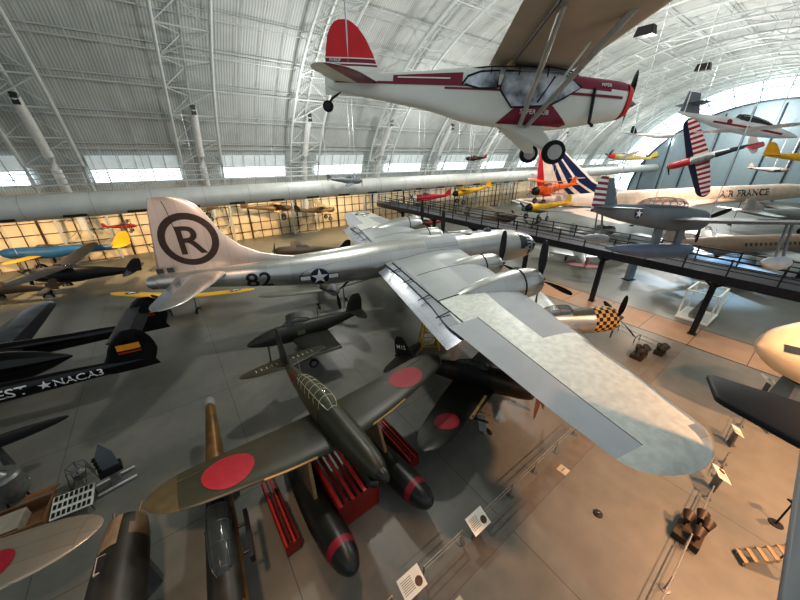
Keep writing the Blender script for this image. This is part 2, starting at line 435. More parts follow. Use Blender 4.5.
# arched roof trusses: two inner tubes, one outer tube, lattice between
for k in range(-3, 11):
    u = 5.7 + 14.4 * k
    tip = 0 if u < 46 else 0
    t1 = math.radians(112) if u < 46 else PI
    n = 40 if u < 46 else 56
    ths = [t1 * i / n for i in range(n + 1)]
    root = bpy.data.objects.new('roof_truss', None); COL.objects.link(root); root.location = HP(u, 57, 0)
    off = HP(u, 57, 0)
    tag(root, kind='structure')
    for du in (-2.35, 2.35):
        MB().tube([HP(u + du, *ell(37.4, 31., t)) - off for t in ths], .17, 8).build('inner_chord', TR, root)
    MB().tube([HP(u, *ell(38.9, 32.3, t)) - off for t in ths], .15, 8).build('outer_chord', TR, root)
    b = MB()
    st = 2
    for i in range(0, n - st + 1, st):
        A, B_ = ths[i], ths[min(i + st, n)]; M_ = (A + B_) / 2
        b.tube([HP(u - 2.35, *ell(37.4, 31., A)) - off, HP(u + 2.35, *ell(37.4, 31., A)) - off], .065, 5)
        for du in (-2.35, 2.35):
            b.tube([HP(u + du, *ell(37.4, 31., A)) - off, HP(u, *ell(38.9, 32.3, M_)) - off, HP(u + du, *ell(37.4, 31., B_)) - off], .055, 5)
        if (i // st) % 2 == 0: b.tube([HP(u - 2.35, *ell(37.4, 31., A)) - off, HP(u + 2.35, *ell(37.4, 31., B_)) - off], .07, 5)
    b.build('truss_web', TR, root)
    if k < 7:
        d = [HP(u, *ell(36.6 + .9 * math.sin(t * 3), 31.3, t)) - off for t in [math.radians(8 + 27 * i / 10) for i in range(11)]]
        MB().tube(d, .42, 14).build('air_riser', mat('white air riser duct', (205, 208, 206), .5, .1, .05), root)
        MB().box(d[-1] - Vector((0, 0, .2)), (.5, .5, 1.0), HA).build('riser_outlet', BLACK, root)
# daylight strip windows low in every bay
DAY = mat('bright daylight glazing', (236, 246, 255), .3, 0, .04, .5, emit=DAYE)
DECKGLOW = mat('glowing roof deck panel above glazing', (200, 210, 212), .4, 0, .05, 1.5, emit=.32)  # glowing panel stands in for the roof deck lit by the windows
for k in range(-2, 10):
    u0, u1 = 5.7 + 14.4 * k + 2.6, 5.7 + 14.4 * k + 11.8
    v = []
    for t in (math.radians(17.3), math.radians(20.2)):
        y, z = ell(39.2, 32.6, t); v += [HP(u0, y, z), HP(u1, y, z)]
    win = tag(link_mesh('window_%d' % (k + 3), v, [[0, 1, 3, 2]], DAY, None, 0), kind='structure')
    v = []
    for t in (math.radians(20.25), math.radians(23.2)):
        y, z = ell(39.2, 32.6, t); v += [HP(u0, y, z), HP(u1, y, z)]
    link_mesh('deck_glow_panel', v, [[0, 1, 3, 2]], DECKGLOW, win, 0)
    b = MB()
    for j in range(7):
        uu = u0 + (u1 - u0) * j / 6
        b.tube([HP(uu, *ell(39.1, 32.5, math.radians(17.2))), HP(uu, *ell(39.1, 32.5, math.radians(23.2)))], .05, 5)
    b.tube([HP(u0, *ell(39.1, 32.5, math.radians(17.2))), HP(u1, *ell(39.1, 32.5, math.radians(17.2)))], .12, 5)
    b.build('window_frame', TR, win)
# side wall under the roof edge: pale panels with a dark glazing grid
tag(strip('wall_north', 0, 1, 0, 1, 0, DECK), kind='structure')
wn = bpy.data.objects['wall_north']; me = wn.data; me.clear_geometry()
me.from_pydata([tuple(HP(-46, 57.2, 0)), tuple(HP(150, 57.2, 0)), tuple(HP(150, 57.2, 9.2)), tuple(HP(-46, 57.2, 9.2))], [], [[0, 1, 2, 3]])
me.materials.clear(); me.materials.append(mat('warm lit cream wall panel', (232, 216, 186), .7, 0, .08, .3))
b = MB()
for i in range(82): b.box(HP(-45 + i * 1.6, 57.0, 4.6), (.09 if i % 5 else .25, .1, 9.2), HA)
for z in (1.2, 2.6, 4., 5.4, 6.8, 8.2): b.box(HP(20, 57.0, z), (132, .08, .07), HA)
tag(b.build('trim_21', mat('dark glazing bar', (70, 58, 44), .5, .2, .1)), kind='structure')
# big round air duct along the side, with outlets
duct = MB().tube([HP(-46, 44, 8.5), HP(149, 44, 8.5)], 1.15, 32).build('air_duct', mat('pale grey duct skin', (196, 199, 194), .5, .1, .05, .8), None, 50)
tag(duct, 'long round pale grey air duct running along the side under the daylight windows', 'duct')
vent = None
for i in range(24):
    b = MB().box(HP(-21.5 + i * 4.8, 43.2, 7.68), (1.7, .16, .3), HA, rx=-.75); b.build('air_outlet', mat('dark duct outlet', (34, 34, 34), .6), duct)
for i in range(36): MB().tube([HP(-44 + i * 4.8, 44, 8.5), HP(-43.94 + i * 4.8, 44, 8.5)], 1.17, 32).build('duct_seam', mat('duct seam band', (170, 173, 168), .5, .1), duct)
# catwalk behind the duct
cw = bpy.data.objects.new('catwalk', None); COL.objects.link(cw); tag(cw, 'narrow steel catwalk with open railing behind the big air duct', 'catwalk')
MB().box(HP(50, 48.5, 10.1), (192, 1.2, .12), HA).build('catwalk_deck', TRd, cw)
b = MB()
for z in (10.7, 11.2): b.tube([HP(-46, 47.9, z), HP(146, 47.9, z)], .05, 5)
for i in range(96): b.tube([HP(-46 + 2 * i, 47.9, 10.1), HP(-46 + 2 * i, 47.9, 11.2)], .04, 5)
b.build('catwalk_railing', TR, cw)
b = MB()
for i in range(64): b.tube([HP(-46 + 3 * i, 47.9, 10.1), HP(-46 + 3 * i, 49.1, 9.1), HP(-44.5 + 3 * i, 47.9, 9.1)], .06, 5)
b.tube([HP(-46, 47.9, 9.1), HP(146, 47.9, 9.1)], .08, 5)
b.build('catwalk_brackets', TRd, cw)
# far end: glazed arch band over a blue grey door wall
def arch_poly(a, h, n=60): return [ell(a, h, PI * i / n) for i in range(n + 1)]
ou, inn = arch_poly(39.6, 32.9), arch_poly(32.5, 27.2)
v = [HP(150, y, z) for y, z in ou] + [HP(150, y, z) for y, z in inn]; n = len(ou)
tag(link_mesh('window_20', v, [[i, i + 1, n + i + 1, n + i] for i in range(n - 1)], mat('bright end wall glazing', (225, 242, 255), .3, 0, .06, .08, emit=2.6), None, 0), kind='structure')
v = [HP(149.9, y, z) for y, z in inn] + [HP(149.9, 18.5, 0)]
tag(link_mesh('wall_east', v, [[i, i + 1, n] for i in range(n - 1)], panel_metal('ribbed blue grey door wall', (158, 178, 186), (148, 168, 178), .6, .1, 400, 4.), None, 0), kind='structure')
b = MB()
for i in range(0, n, 3): b.tube([HP(149.5, *ou[i]), HP(149.5, *inn[i])], .12, 5)
b.tube([HP(149.5, *q) for q in inn], .3, 6); b.tube([HP(149.5, *ell(36.6, 30.5, PI * i / 60)) for i in range(61)], .15, 5)
for y in range(-12, 52, 6): b.tube([HP(149.5, y, 0), HP(149.5, y, 26 * math.sqrt(max(.05, 1 - ((y - 18.5) / 34) ** 2)))], .22, 5)
tag(b.build('trim_22', mat('dark door rib', (70, 84, 94), .5, .2), None), kind='structure')

# elevated walkway across the hall
WD = mat('dark walkway steel', (44, 45, 50), .5, .3, .1); WD2 = mat('walkway deck', (58, 58, 62), .6, .1, .1)
wk = bpy.data.objects.new('elevated_walkway', None); COL.objects.link(wk); wk.location = HP(31.5, 10, 0); W0 = wk.location.copy()
tag(wk, 'dark steel elevated walkway with railings crossing the hall on tall columns', 'walkway')
def wp(u, v, z): return HP(u, v, z) - W0
MB().box(wp(31.6, 16.5, 5.25), (3.0, 62, .12), HA).build('walkway_deck', WD2, wk)
b = MB()
for u in (30.1, 33.1): b.box(wp(u, 16.5, 5.05), (.22, 62, .62), HA)
b.build('edge_beam', WD, wk)
for u in (30.1, 33.1):
    b = MB()
    for z in (5.75, 6.1, 6.45): b.tube([wp(u, -14.5, z), wp(u, 47.5, z)], .035 if z < 6.4 else .05, 6)
    b.build('handrail', WD, wk)
    for i in range(26):
        MB().box(wp(u, -14 + 2.4 * i, 5.85), (.09, .09, 1.35), HA).build('railing_post', WD, wk)
for v in (-4.4, 3.3, 11., 18.7, 26.4, 34.1, 41.8):
    b = MB().box(wp(31.4, v, 2.3), (.36, .36, 4.6), HA)
    for s in (-1, 1): b.tube([wp(31.4, v, 4.0), wp(31.4 + s * 1.3, v, 4.8)], .09, 6); b.tube([wp(31.4, v, 4.0), wp(31.4, v + s * 1., 4.8)], .09, 6)
    b.box(wp(31.4, v, .04), (.5, .5, .08), HA).build('walkway_column', WD, wk)

# ------------------------------------------------------------------ big silver bomber
AL = panel_metal('bare bomber aluminium', (200, 202, 196), (188, 190, 186), .33, .85, 1.6, .55)
ALW = panel_metal('brushed wing aluminium', (176, 181, 180), (166, 171, 172), .42, .55, 1.3, 3.2, .7)
CREAM = mat('weathered pale wing skin', (206, 209, 200), .5, .3, .2, 4., rgb2=(187, 192, 184), detail=12)
WGREY = mat('grey walkway paint', (150, 155, 157), .55, .1, .06, 1.)
WGREY2 = mat('grey aileron cloth', (164, 169, 171), .6, .05, .05, 1.)
POLISH = panel_metal('polished metal flap', (214, 218, 226), (190, 196, 206), .2, .9, .9, 4.)
JOINT = mat('black wing joint', (24, 25, 27), .6)
PINK = panel_metal('fin aluminium with warm light tint', (222, 208, 196), (208, 198, 188), .36, .6, 1.1, .5)  # warm light on the fin is tinted into its metal colour
NGL = mat('nose glazing', (66, 76, 82), .12, .2, .1)
bom = empty('silver_bomber', 'huge polished silver four engined bomber with circled R on its tail', 'airplane', (12.44, 28.59, 5.65), .344, .011)
F = Fus([(.12, -.32, .03, .03), (.05, -.32, .28, .28), (-.2, -.3, .58, .58), (-.7, -.27, .92, .92), (-1.6, -.2, 1.2, 1.2), (-3., -.1, 1.38, 1.38), (-5, 0, 1.43, 1.43), (-12, 0, 1.43, 1.43), (-15.5, -.04, 1.4, 1.4), (-19., -.14, 1.24, 1.26), (-22., -.08, 1.02, 1.05),
         (-25, .05, .78, .8), (-27.6, .16, .58, .6), (-29.3, .2, .46, .5), (-30., .22, .36, .42), (-30.15, .22, .1, .12)], 5)
def bz(x, y, z):
    if x > -2.3 and z > -1.0:
        if (abs(x * 2.1) % 1) < .14 or (math.atan2(z + .3, abs(y)) * 4) % 1 < .12: return 0
        if x < -1.5 and z < -.1: return 0
        return 1
    return 0
fo = F.build('fuselage', [AL, NGL], bom, 48, zone=bz)
decal('grey_center_panel', grid_poly(-11.4, -8.6, -1.38, 1.38, 6, 14), WGREY, lambda x, y: F.top(x, y, .014), bom)
decal('raft_hatch', grid_poly(-10.9, -9.7, -.35, .25, 3, 3), CREAM, lambda x, y: F.top(x, y, .03), bom)
for t, (cx, cz, h_) in (('82', (-23.75, -.2, 1.08)),):
    for sg in (-1, 1):
        decal('tail_number', text_polys(t, h_), BLACK, lambda u, v, s_=sg: F.side(cx - s_ * u * 1.12, cz + v, s_, .03), bom, cuts=0)
for sg in (-1, 1):
    us_star(lambda u, v, o, s_=sg: F.side(-19.75 - s_ * u, -.42 + v, s_, o + .01), .66, bom)
# astrodome and aft blister
MB().lathe([(-.02, .35), (.08, .34), (.18, .26), (.25, .12), (.27, .01)], (-5.2, 0, 1.42), 'z', 18).build('astrodome', NGL, bom)
MB().lathe([(-.02, .5), (.05, .5), (.12, .3), (.15, .01)], (-7.2, 0, 1.42), 'z', 18).build('dorsal_cover', AL, bom)
# wings
def wing_keys(step):
    return [(0, -8.0, 6.9, .05, .17), (1.3, -8.1, 6.8, .06, .17), (5, -8.6, 6.15, .12, .16), (9, -9.15, 5.6, .17, .14), (11.5, -9.5, 5.5, .2, .13), (13, -9.78, 5.05, .22, .13), (17.5, -10.45, 4.0, .28, .12), (19.4, -10.82, 3.35, .3, .11)]
WB = Wing(rounded(wing_keys(0), 20.35, 7), camber=.012)
spb = [i * .45 for i in range(3, 43)] + [19.4] + [k[0] for k in WB.k if k[0] > 19.4]
chb = [0, .008, .025, .055, .09, .14, .2, .26, .32, .38, .44, .5, .55, .6, .65, .69, .72, .728, .76, .8, .84, .9, .95, 1.0]
def wzone(s, c, up):
    if not up: return 0
    if s > 19.35: return 1 if c > .2 else 6
    if s > 11.6:
        if .718 < c < .732: return 4
        if c > .73: return 2
    else:
        if s > 1.6 and c > .88: return 3
    if c < (.09 if s > 14.6 else .03): return 6 if s > 14.6 else 3
    if s < 3.6: return 0
    if s < 14.6 and c < (.5 if s < 9 else .46): return 5
    if s > 9.0 and c > .44: return 1
    if s >= 14.6: return 1
    return 0
for sg in (-1, 1):
    wo = WB.build('wing', [ALW, CREAM, WGREY2, POLISH, JOINT, WGREY, AL], bom, sg, wzone, spb, chs=chb)
    # drooped flap
    FL = Wing([(1.7, -14.55, 1.0, -.02, .08), (12.7, -14.62, .95, .14, .08)], camber=0)
    fo_ = FL.build('flap', POLISH, wo, sg, spans=[1.7, 4, 6.5, 9, 11, 12.7])
    for vv in fo_.data.vertices: vv.co.z -= (-14.55 - vv.co.x) * .42 if vv.co.x < -14.55 else 0
    for s_ in (3.4, 5.6, 8.3, 10.6): MB().box((-14.75, sg * s_, WB.zat(-14.4, s_) - .02), (.8, .035, .05), ry=-.3).build('flap_bracket', JOINT, wo)
    b = MB()
    for s_ in (9.1,):
        pts = [(x, sg * s_, WB.zat(x, s_, True, .015)) for x in [-9.25 - .5 * i for i in range(11)]]; b.tube(pts, .03, 5)
    for s_ in (1.6, 5.2): b.tube([(x, sg * s_, WB.zat(x, s_, True, .0)) for x in [-8.9 - .5 * i for i in range(11)]], .02, 5)
    b.tube([(-14.45 + .02 * i, sg * (1.7 + i), WB.zat(-14.3, 1.7 + i, True, .01)) for i in range(11)], .035, 5)
    b.build('wing_joint', JOINT, wo)
    if sg > 0: us_star(lambda u, v, o: Vector((-12.2 + v, (17.2 + u), WB.zat(-12.2 + v, 17.2 + u, True, o))), .95, wo)
# fin with long dorsal fillet; chord shapes follow the outline
LEf = [(.6, -19.6), (.9, -20.6), (1.2, -22.2), (1.5, -23.35), (2.1, -24.5), (2.8, -25.22), (3.4, -25.62), (4.0, -25.92), (4.5, -26.2), (4.9, -26.5), (5.15, -26.85), (5.3, -27.2), (5.38, -27.55)]
def tex(z): return -29.75 + .155 * z + (.12 * max(0, z - 4.6) ** 2 * 1.6)
FB = Wing([(z, x, x - tex(z), 0, .34 / max(1.2, (x - tex(z)))) for z, x in LEf], camber=0)
fn = FB.build('fin', PINK, bom, vert=True, chs=[0, .01, .03, .07, .13, .2, .3, .4, .5, .58, .64, .645, .7, .78, .86, .93, 1.0])
def finside(x, z, sg, o): 
    xl, ch, zz, t = FB.at(z); c = max(0, min(1, (xl - x) / ch)); return Vector((x, sg * (yt(c, t) * ch + o), z))
RING = mat('dark circle marking', (52, 40, 34), .5, 0, .12, 3)
for sg in (-1, 1):
    decal('tail_circle', disc_polys(1.66, 1.26, 48, 3), RING, lambda u, v, s_=sg: finside(-27.32 + u, 2.78 + v, s_, .02), bom)
    decal('tail_letter', text_polys('R', 1.75), RING, lambda u, v, s_=sg: finside(-27.3 - s_ * u * 1.05, 2.78 + v, s_, .03), bom, cuts=1)
b = MB()
b.tube([finside(tex(z) + (LEx - tex(z)) * .36, z, -1, .006) for z, LEx in LEf[4:11]], .02, 5)
b.build('rudder_gap', JOINT, bom)
for (x, z) in ((-29.35, 1.0), (-28.75, 1.02)):
    MB().box((x, -.27 if x < -29 else -.34, z), (.36, .12, .3)).build('tail_window', NGL, bom)
MB().lathe([(-.1, .3), (.1, .42), (.5, .46), (.6, .3)], (-30.2, 0, .2), 'x', 16).build('tail_turret', AL, bom)
SB = Wing(rounded([(.3, -25.6, 3.0, .5, .12), (2.5, -26.15, 2.45, .52, .11), (4.7, -26.95, 1.75, .55, .1)], 5.75, 5), camber=0)
for sg in (-1, 1):
    so = SB.build('tailplane', [AL, POLISH], bom, sg, zone=lambda s, c, up: 1 if c > .62 else 0)
# engines
DARKM = mat('dark engine interior', (38, 36, 34), .6, .3)
for (y, hx, hz, back) in ((4.7, -7.0, .15, -14.2), (9.0, -7.35, .5, -13.6)):
    for sg in (-1, 1):
        K = Fus([(hx - .25, hz - .04, .6, .6), (hx - .45, hz - .04, .74, .76), (hx - 1.0, hz - .06, .88, .9), (hx - 2.2, hz - .14, .9, .98), (hx - 3.6, hz - .22, .82, .86), (hx - 5.0, hz - .3, .6, .58), (back, hz - .35, .08, .08)], 4)
        n = K.build('engine_nacelle', AL, bom, 28, y0=sg * y)
        MB().lathe([(0, .56), (.01, .3), (.03, .05)], (hx - .3, sg * y, hz - .04), 'x', 24).build('cowling_opening', DARKM, n)
        b = MB(); q = K.at(hx - 1.75); b.tube([(hx - 1.75, sg * y + (q[1] + .01) * math.cos(t), q[0] + (q[2] + .01) * math.sin(t)) for t in [2 * PI * i / 32 for i in range(33)]], .045, 6); b.build('cowl_flap_ring', JOINT, n)
        cc = Vector((hx - .05, sg * y, hz))
        hub = MB().lathe([(-.3, .16), (0, .17), (.25, .13), (.4, .05), (.42, .01)], cc, 'x', 18).build('propeller_hub', BLADE, n)
        for i in range(4):
            a = PI / 2 + i * PI / 2 + (.02 if y < 6 else -.03); rad = Vector((0, math.cos(a), math.sin(a))); tan = Vector((0, -math.sin(a), math.cos(a))); rings = []
            for (t, cw_, tw) in ((.06, .5, 1.1), (.2, .75, .9), (.4, 1.1, .7), (.65, 1.15, .5), (.85, 1., .4), (.97, .7, .35), (1., .2, .35)):
                d = tan * math.cos(tw) + Vector((1, 0, 0)) * math.sin(tw); nn = rad.cross(d)
                rings.append([cc + rad * (t * 2.42) + d * (.2 * cw_ * p) + nn * (.05 * q_) for p, q_ in ((1, 0), (.4, 1), (-.4, 1), (-1, 0), (-.4, -.5), (.4, -.5))])
            MB().loft(rings).build('propeller_blade', BLADE, n)
# landing gear
for sg in (-1, 1):
    g = MB().tube([(-11.0, sg * 4.7, -.4), (-11.1, sg * 4.7, -4.0)], .16, 10).tube([(-9.6, sg * 4.7, -.5), (-11.1, sg * 4.7, -2.7)], .08, 8).build('landing_gear', STEEL, bom)
    for s2 in (-1, 1): wheel(g, (-11.1, sg * 4.7 + s2 * .38, -4.0), .71, .42)
g = MB().tube([(-3.4, 0, -1.0), (-3.3, 0, -4.3)], .12, 10).build('landing_gear', STEEL, bom)
for s2 in (-1, 1): wheel(g, (-3.3, s2 * .28, -4.3), .45, .26)
YEL = mat('safety yellow paint', (214, 172, 40), .5, 0, .1)
# stands that carry the bomber
def jack(loc, h, label):
    t = empty('aircraft_stand', label, 'stand', loc, R.random())
    MB().box((0, 0, h - .08), (.9, .9, .16)).build('stand_head', YEL, t)
    for a in (0, 1, 2, 3):
        c, s_ = math.cos(a * PI / 2 + PI / 4), math.sin(a * PI / 2 + PI / 4)
        MB().tube([(c * .95, s_ * .95, 0), (c * .5, s_ * .5, h - .1)], .07, 8).build('stand_leg', YEL, t)
    b = MB()
    for z in (.3, h * .55):
        k = .95 - .45 * z / h
        P = [(k * math.cos(a * PI / 2 + PI / 4), k * math.sin(a * PI / 2 + PI / 4), z) for a in range(5)]; b.tube(P, .045, 6)
        b.tube([P[0], P[2]], .04, 6)
    b.build('stand_brace', YEL, t)
bmw = bom.matrix_world
for sg in (-1, 1):
    q = bmw @ Vector((-11.1, sg * 4.7, 0)); jack((q.x, q.y, 0), .74, 'low yellow stand under the %s main wheels of the silver bomber' % ('right' if sg < 0 else 'left'))
q = bmw @ Vector((-3.3, 0, 0)); jack((q.x, q.y, 0), .76, 'low yellow stand under the nose wheels of the silver bomber')
jack((2.15, 19.6, 0), 2.6, 'yellow maintenance stand behind the trailing edge of the silver wing')
# ------------------------------------------------------------------ dark green seaplane on red carts
OLIVE = mat('dark olive green aircraft paint', (52, 53, 39), .42, .05, .14, 1.2)
OLIVE2 = mat('blackish green float paint', (34, 37, 33), .36, .05, .12, 1.5)
OLIVE_LIT = mat('olive green with painted highlight', (84, 72, 46), .32, .25, .15, 1.2)  # brown highlight painted on the right rear side of the seaplane fuselage
YLINE = mat('yellow leading edge stripe', (196, 158, 96), .45, 0, .08)
sea = empty('green_seaplane', 'dark green single engined seaplane with red discs standing on two floats', 'airplane', (-.504, 6.503, 3.783), -.912, .154, .014)
F = Fus([(0, 0, .05, .05), (-.12, 0, .2, .2), (-.35, 0, .3, .32), (-.9, -.02, .42, .48), (-1.8, -.05, .5, .62), (-3., -.05, .55, .72), (-4.4, -.03, .56, .76), (-6., 0, .48, .68), (-7.6, .06, .33, .5), (-9.2, .16, .18, .32), (-10.3, .22, .07, .18), (-10.64, .24, .02, .06)], 4)
fo = F.build('fuselage', [OLIVE, OLIVE_LIT], sea, 32, zone=lambda x, y, z: 1 if (y < -.12 and x < -4.2 and z > -.5) else 0)
SW = Wing(rounded([(.3, -2.5, 2.75, -.42, .14), (2.2, -2.62, 2.5, -.25, .14), (4.4, -2.85, 2.05, 0.05, .12), (5.0, -2.95, 1.88, .13, .11)], 6.15, 6))
spb = [.3 + .3 * i for i in range(16)] + [k[0] for k in SW.k if k[0] > 5.0]
PALE = mat('olive brown wing tip paint', (84, 75, 52), .45, .1, .15, 3)  # browner tone on the right wing tip only
for sg in (-1, 1):
    wo = SW.build('wing', [OLIVE, YLINE, PALE], sea, sg, spans=spb, zone=lambda s, c, up, g=sg: 1 if (c < .013 and 1.2 < s < 2.9) else (2 if s > 5.1 and g < 0 else 0))
    decal('red_disc', disc_polys(.8, n=36), HINO, wing_fn(SW, -3.75, 3.85, sg), wo)
    b = MB()
    b.tube([(SW.at(y)[0] - .74 * SW.at(y)[1], sg * y, SW.zat(SW.at(y)[0] - .74 * SW.at(y)[1], y, True, .003)) for y in (3.0, 3.8, 4.6, 5.3)], .012, 4)
    b.build('aileron_gap', BLACK, wo)
st = Wing(rounded([(.08, -8.75, 1.5, .34, .1), (1.3, -8.95, 1.15, .36, .09)], 2.35, 5), camber=0)
for sg in (-1, 1):
    so = st.build('tailplane', OLIVE, sea, sg)
    for i in range(5):
        y = .45 + .27 * i
        decal('white_tick', [[(-.016, -.14), (.016, -.14), (.016, .14), (-.016, .14)]], WHITE, wing_fn(st, -9.5, y, sg), so)
fk = Wing([(.2, -8.3, 2.35, 0, .09), (.6, -8.75, 1.85, 0, .09), (1.1, -9.0, 1.55, 0, .09), (1.7, -9.25, 1.15, 0, .09), (2.05, -9.4, .85, 0, .09), (2.3, -9.6, .45, 0, .09)], camber=0)
fn = fk.build('fin', OLIVE, sea, vert=True)
decal('tail_red_disc', disc_polys(.36, n=28), HINO, lambda u, v: F.side(-7.7 + u, .1 + v, -1, .015), sea)
canopy(sea, [(-3.3, .42, .1, .1, 2.), (-3.7, .48, .34, .42, 2.2), (-4.3, .5, .4, .52, 2.2), (-5.6, .46, .38, .5, 2.2), (-6.8, .4, .3, .34, 2.), (-7.3, .36, .1, .14, 2.)], glass('greenhouse glass', (96, 104, 92), .5), mat('pale canopy frame', (196, 182, 144), .4, .2), 7)
MB().lathe([(-.1, .22), (0, .2), (.16, .14), (.26, .05), (.28, .01)], (-.02, 0, 0), 'x', 18).build('propeller_hub', OLIVE2, sea)
MB().tube([(-1.1, -.2, -.45), (-.5, -.22, -.55), (-.45, -.1, -.6)], .16, 10).build('radiator_scoop', OLIVE2, sea)
MB().tube([(-6.9, 0, .7), (-6.95, 0, 1.5)], .022, 6).build('aerial_mast', mat('aerial grey', (120, 118, 108), .5), sea)
RB = mat('crimson float band', (130, 26, 46), .45, 0, .1)
for sg in (-1, 1):
    K = Fus([(.2, -2.5, .04, .05), (.07, -2.52, .24, .26), (-.4, -2.58, .44, .46), (-1.1, -2.64, .54, .58), (-2.2, -2.68, .57, .62), (-3.6, -2.68, .52, .56), (-5.4, -2.62, .36, .4), (-7.4, -2.5, .08, .1)], 5)
    fl = K.build('float', [OLIVE2, RB], sea, 28, y0=sg * 1.62, zone=lambda x, y, z: 1 if -.85 < x < -.48 else 0)
    for (x0, x1) in ((-1.6, -3.1), (-3.4, -4.2)):
        MB().loft([[Vector((x1 + .5, sg * 1.62 - .07, -2.25)), Vector((x1 - .55, sg * 1.62 - .07, -2.25)), Vector((x1 - .55, sg * 1.62 + .07, -2.25)), Vector((x1 + .5, sg * 1.62 + .07, -2.25))],
                   [Vector((x1 + .35, sg * 1.5 - .06, -.35)), Vector((x1 - .45, sg * 1.5 - .06, -.35)), Vector((x1 - .45, sg * 1.5 + .06, -.35)), Vector((x1 + .35, sg * 1.5 + .06, -.35))]]).build('float_pylon', mat('float pylon alloy', (150, 132, 104), .35, .5, .1), fl)
# red beaching carts
MAROON = mat('dark red cart paint', (112, 26, 24), .5, .05, .15, 2.); SLAT = mat('bright red cart slat', (176, 46, 38), .5, 0, .1)
def cart(x0, x1, y, wdt, hgt, label, slats):
    base = sea.matrix_world @ Vector((0, 0, 0)); h = -.912
    fw = Vector((math.cos(h), math.sin(h), 0)); lf = Vector((-fw.y, fw.x, 0))
    c = Vector((base.x, base.y, 0)) + fw * ((x0 + x1) / 2) + lf * y
    t = empty('beaching_cart', label, 'cart', c, h, group='red carts under the seaplane')
    L = x1 - x0
    for s in (-1, 1): MB().box((0, s * (wdt / 2 - .04), hgt / 2 + .12), (L, .07, hgt)).build('side_plate', MAROON, t)
    MB().box((L / 2 - .05, 0, hgt / 2 + .12), (.07, wdt - .1, hgt)).build('end_plate', MAROON, t)
    for i in range(slats):
        MB().box((0, -wdt / 2 + wdt * (i + .5) / slats, hgt + .16), (L, wdt / slats * .55, .07)).build('slat', SLAT if i % 2 == 0 else MAROON, t)
    for (a, b) in ((-.4, -1), (-.4, 1), (.4, -1), (.4, 1)): wheel(t, (a * L, b * (wdt / 2 - .12), .13), .13, .08)
cart(-4.3, -1.35, -.25, 1.75, 1.25, 'broad dark red slatted cart under the nose of the green seaplane', 7)
cart(-4.7, -1.75, -2.75, .55, .5, 'narrow dark red cart outside the right float of the green seaplane', 4)
cart(-4.6, -1.7, 2.75, .62, .55, 'narrow dark red cart outside the left float of the green seaplane', 4)

# ------------------------------------------------------------------ black green fighter under the silver wing
BGRN = mat('black green fighter paint', (27, 28, 23), .4, .05, .15, 1.5)
BROWNM = mat('brown bronze fuselage', (58, 47, 34), .3, .3, .15, 2)
zke = empty('black_green_fighter', 'dark green black fighter with red wing disc parked under the big silver wing', 'airplane', (7.12, 12.22, 2.2), -.604, .191, -.007)
F = Fus([(-.35, 0, .56, .56), (-.7, 0, .64, .65), (-1.6, 0, .66, .7), (-2.6, 0, .6, .74), (-4., .02, .52, .7), (-5.6, .06, .4, .54), (-7.4, .14, .24, .36), (-8.8, .2, .08, .2), (-9.2, .22, .03, .06)], 4)
F.build('fuselage', [BGRN, BROWNM], zke, 28, zone=lambda x, y, z: 1 if (x > -2.4 or -5.2 < x < -4.5) and y < 0 else 0)
W = Wing(rounded([(.3, -2.2, 2.55, -.38, .15), (2., -2.3, 2.35, -.3, .14), (4.6, -2.5, 1.8, -.1, .12)], 6.0, 6))
for sg in (-1, 1):
    wo = W.build('wing', BGRN, zke, sg, spans=[.3 + .35 * i for i in range(13)] + [k[0] for k in W.k if k[0] > 4.6])
    decal('red_disc', disc_polys(.6, n=32), HINO, wing_fn(W, -3.3, 3.95, sg), wo)
    decal('yellow_edge', grid_poly(-1., 1., -.07, .05, 8, 1), YLINE, wing_fn(W, -2.42, 2.2, sg), wo)
    leg(zke, -2.3, sg * 2.15, -.4, -1.95, .34, .2, -sg, door=mat('pale gear cover', (150, 152, 150), .5), m=mat('pale gear cover', (150, 152, 150), .5))
    for i in (0, 1): MB().tube([(-2.4, sg * (2.5 + .4 * i), -.33), (-1.7, sg * (2.5 + .4 * i), -.33)], .05, 8).build('wing_cannon', YLINE if i == 0 else BGRN, wo)
s2 = Wing(rounded([(.1, -7.7, 1.3, .25, .1), (1.2, -7.95, .95, .27, .1)], 2.1, 4), camber=0)
for sg in (-1, 1): s2.build('tailplane', BGRN, zke, sg)
fk = Wing([(.2, -7.2, 1.9, 0, .1), (.6, -7.7, 1.4, 0, .1), (1.1, -7.95, 1.1, 0, .1), (1.5, -8.15, .8, 0, .1), (1.72, -8.35, .4, 0, .1)], camber=0)
fn = fk.build('fin', BGRN, zke, vert=True)
for sg in (-1, 1): decal('tail_lettering', text_polys('M1S', .3), WHITE, lambda u, v, s_=sg: Vector((-8.5 - s_ * u, s_ * .07, 1.02 + v)), zke)
canopy(zke, [(-2.5, .55, .1, .1, 2.), (-2.9, .6, .3, .4, 2.), (-3.6, .6, .33, .46, 2.), (-4.4, .56, .26, .32, 2.), (-4.9, .5, .08, .12, 2.)], GLASSD, mat('dark canopy frame', (60, 56, 44), .4, .2), 5)
propeller(zke, (0, 0, 0), 1.65, 4, .35, .08, .22, m=mat('brown propeller', (92, 58, 40), .4, .2), spinlen=.6, hm=BGRN)
MB().lathe([(0, .5), (.02, .2), (.04, .05)], (-.36, 0, 0), 'x', 20).build('cowling_opening', DARKM, zke)

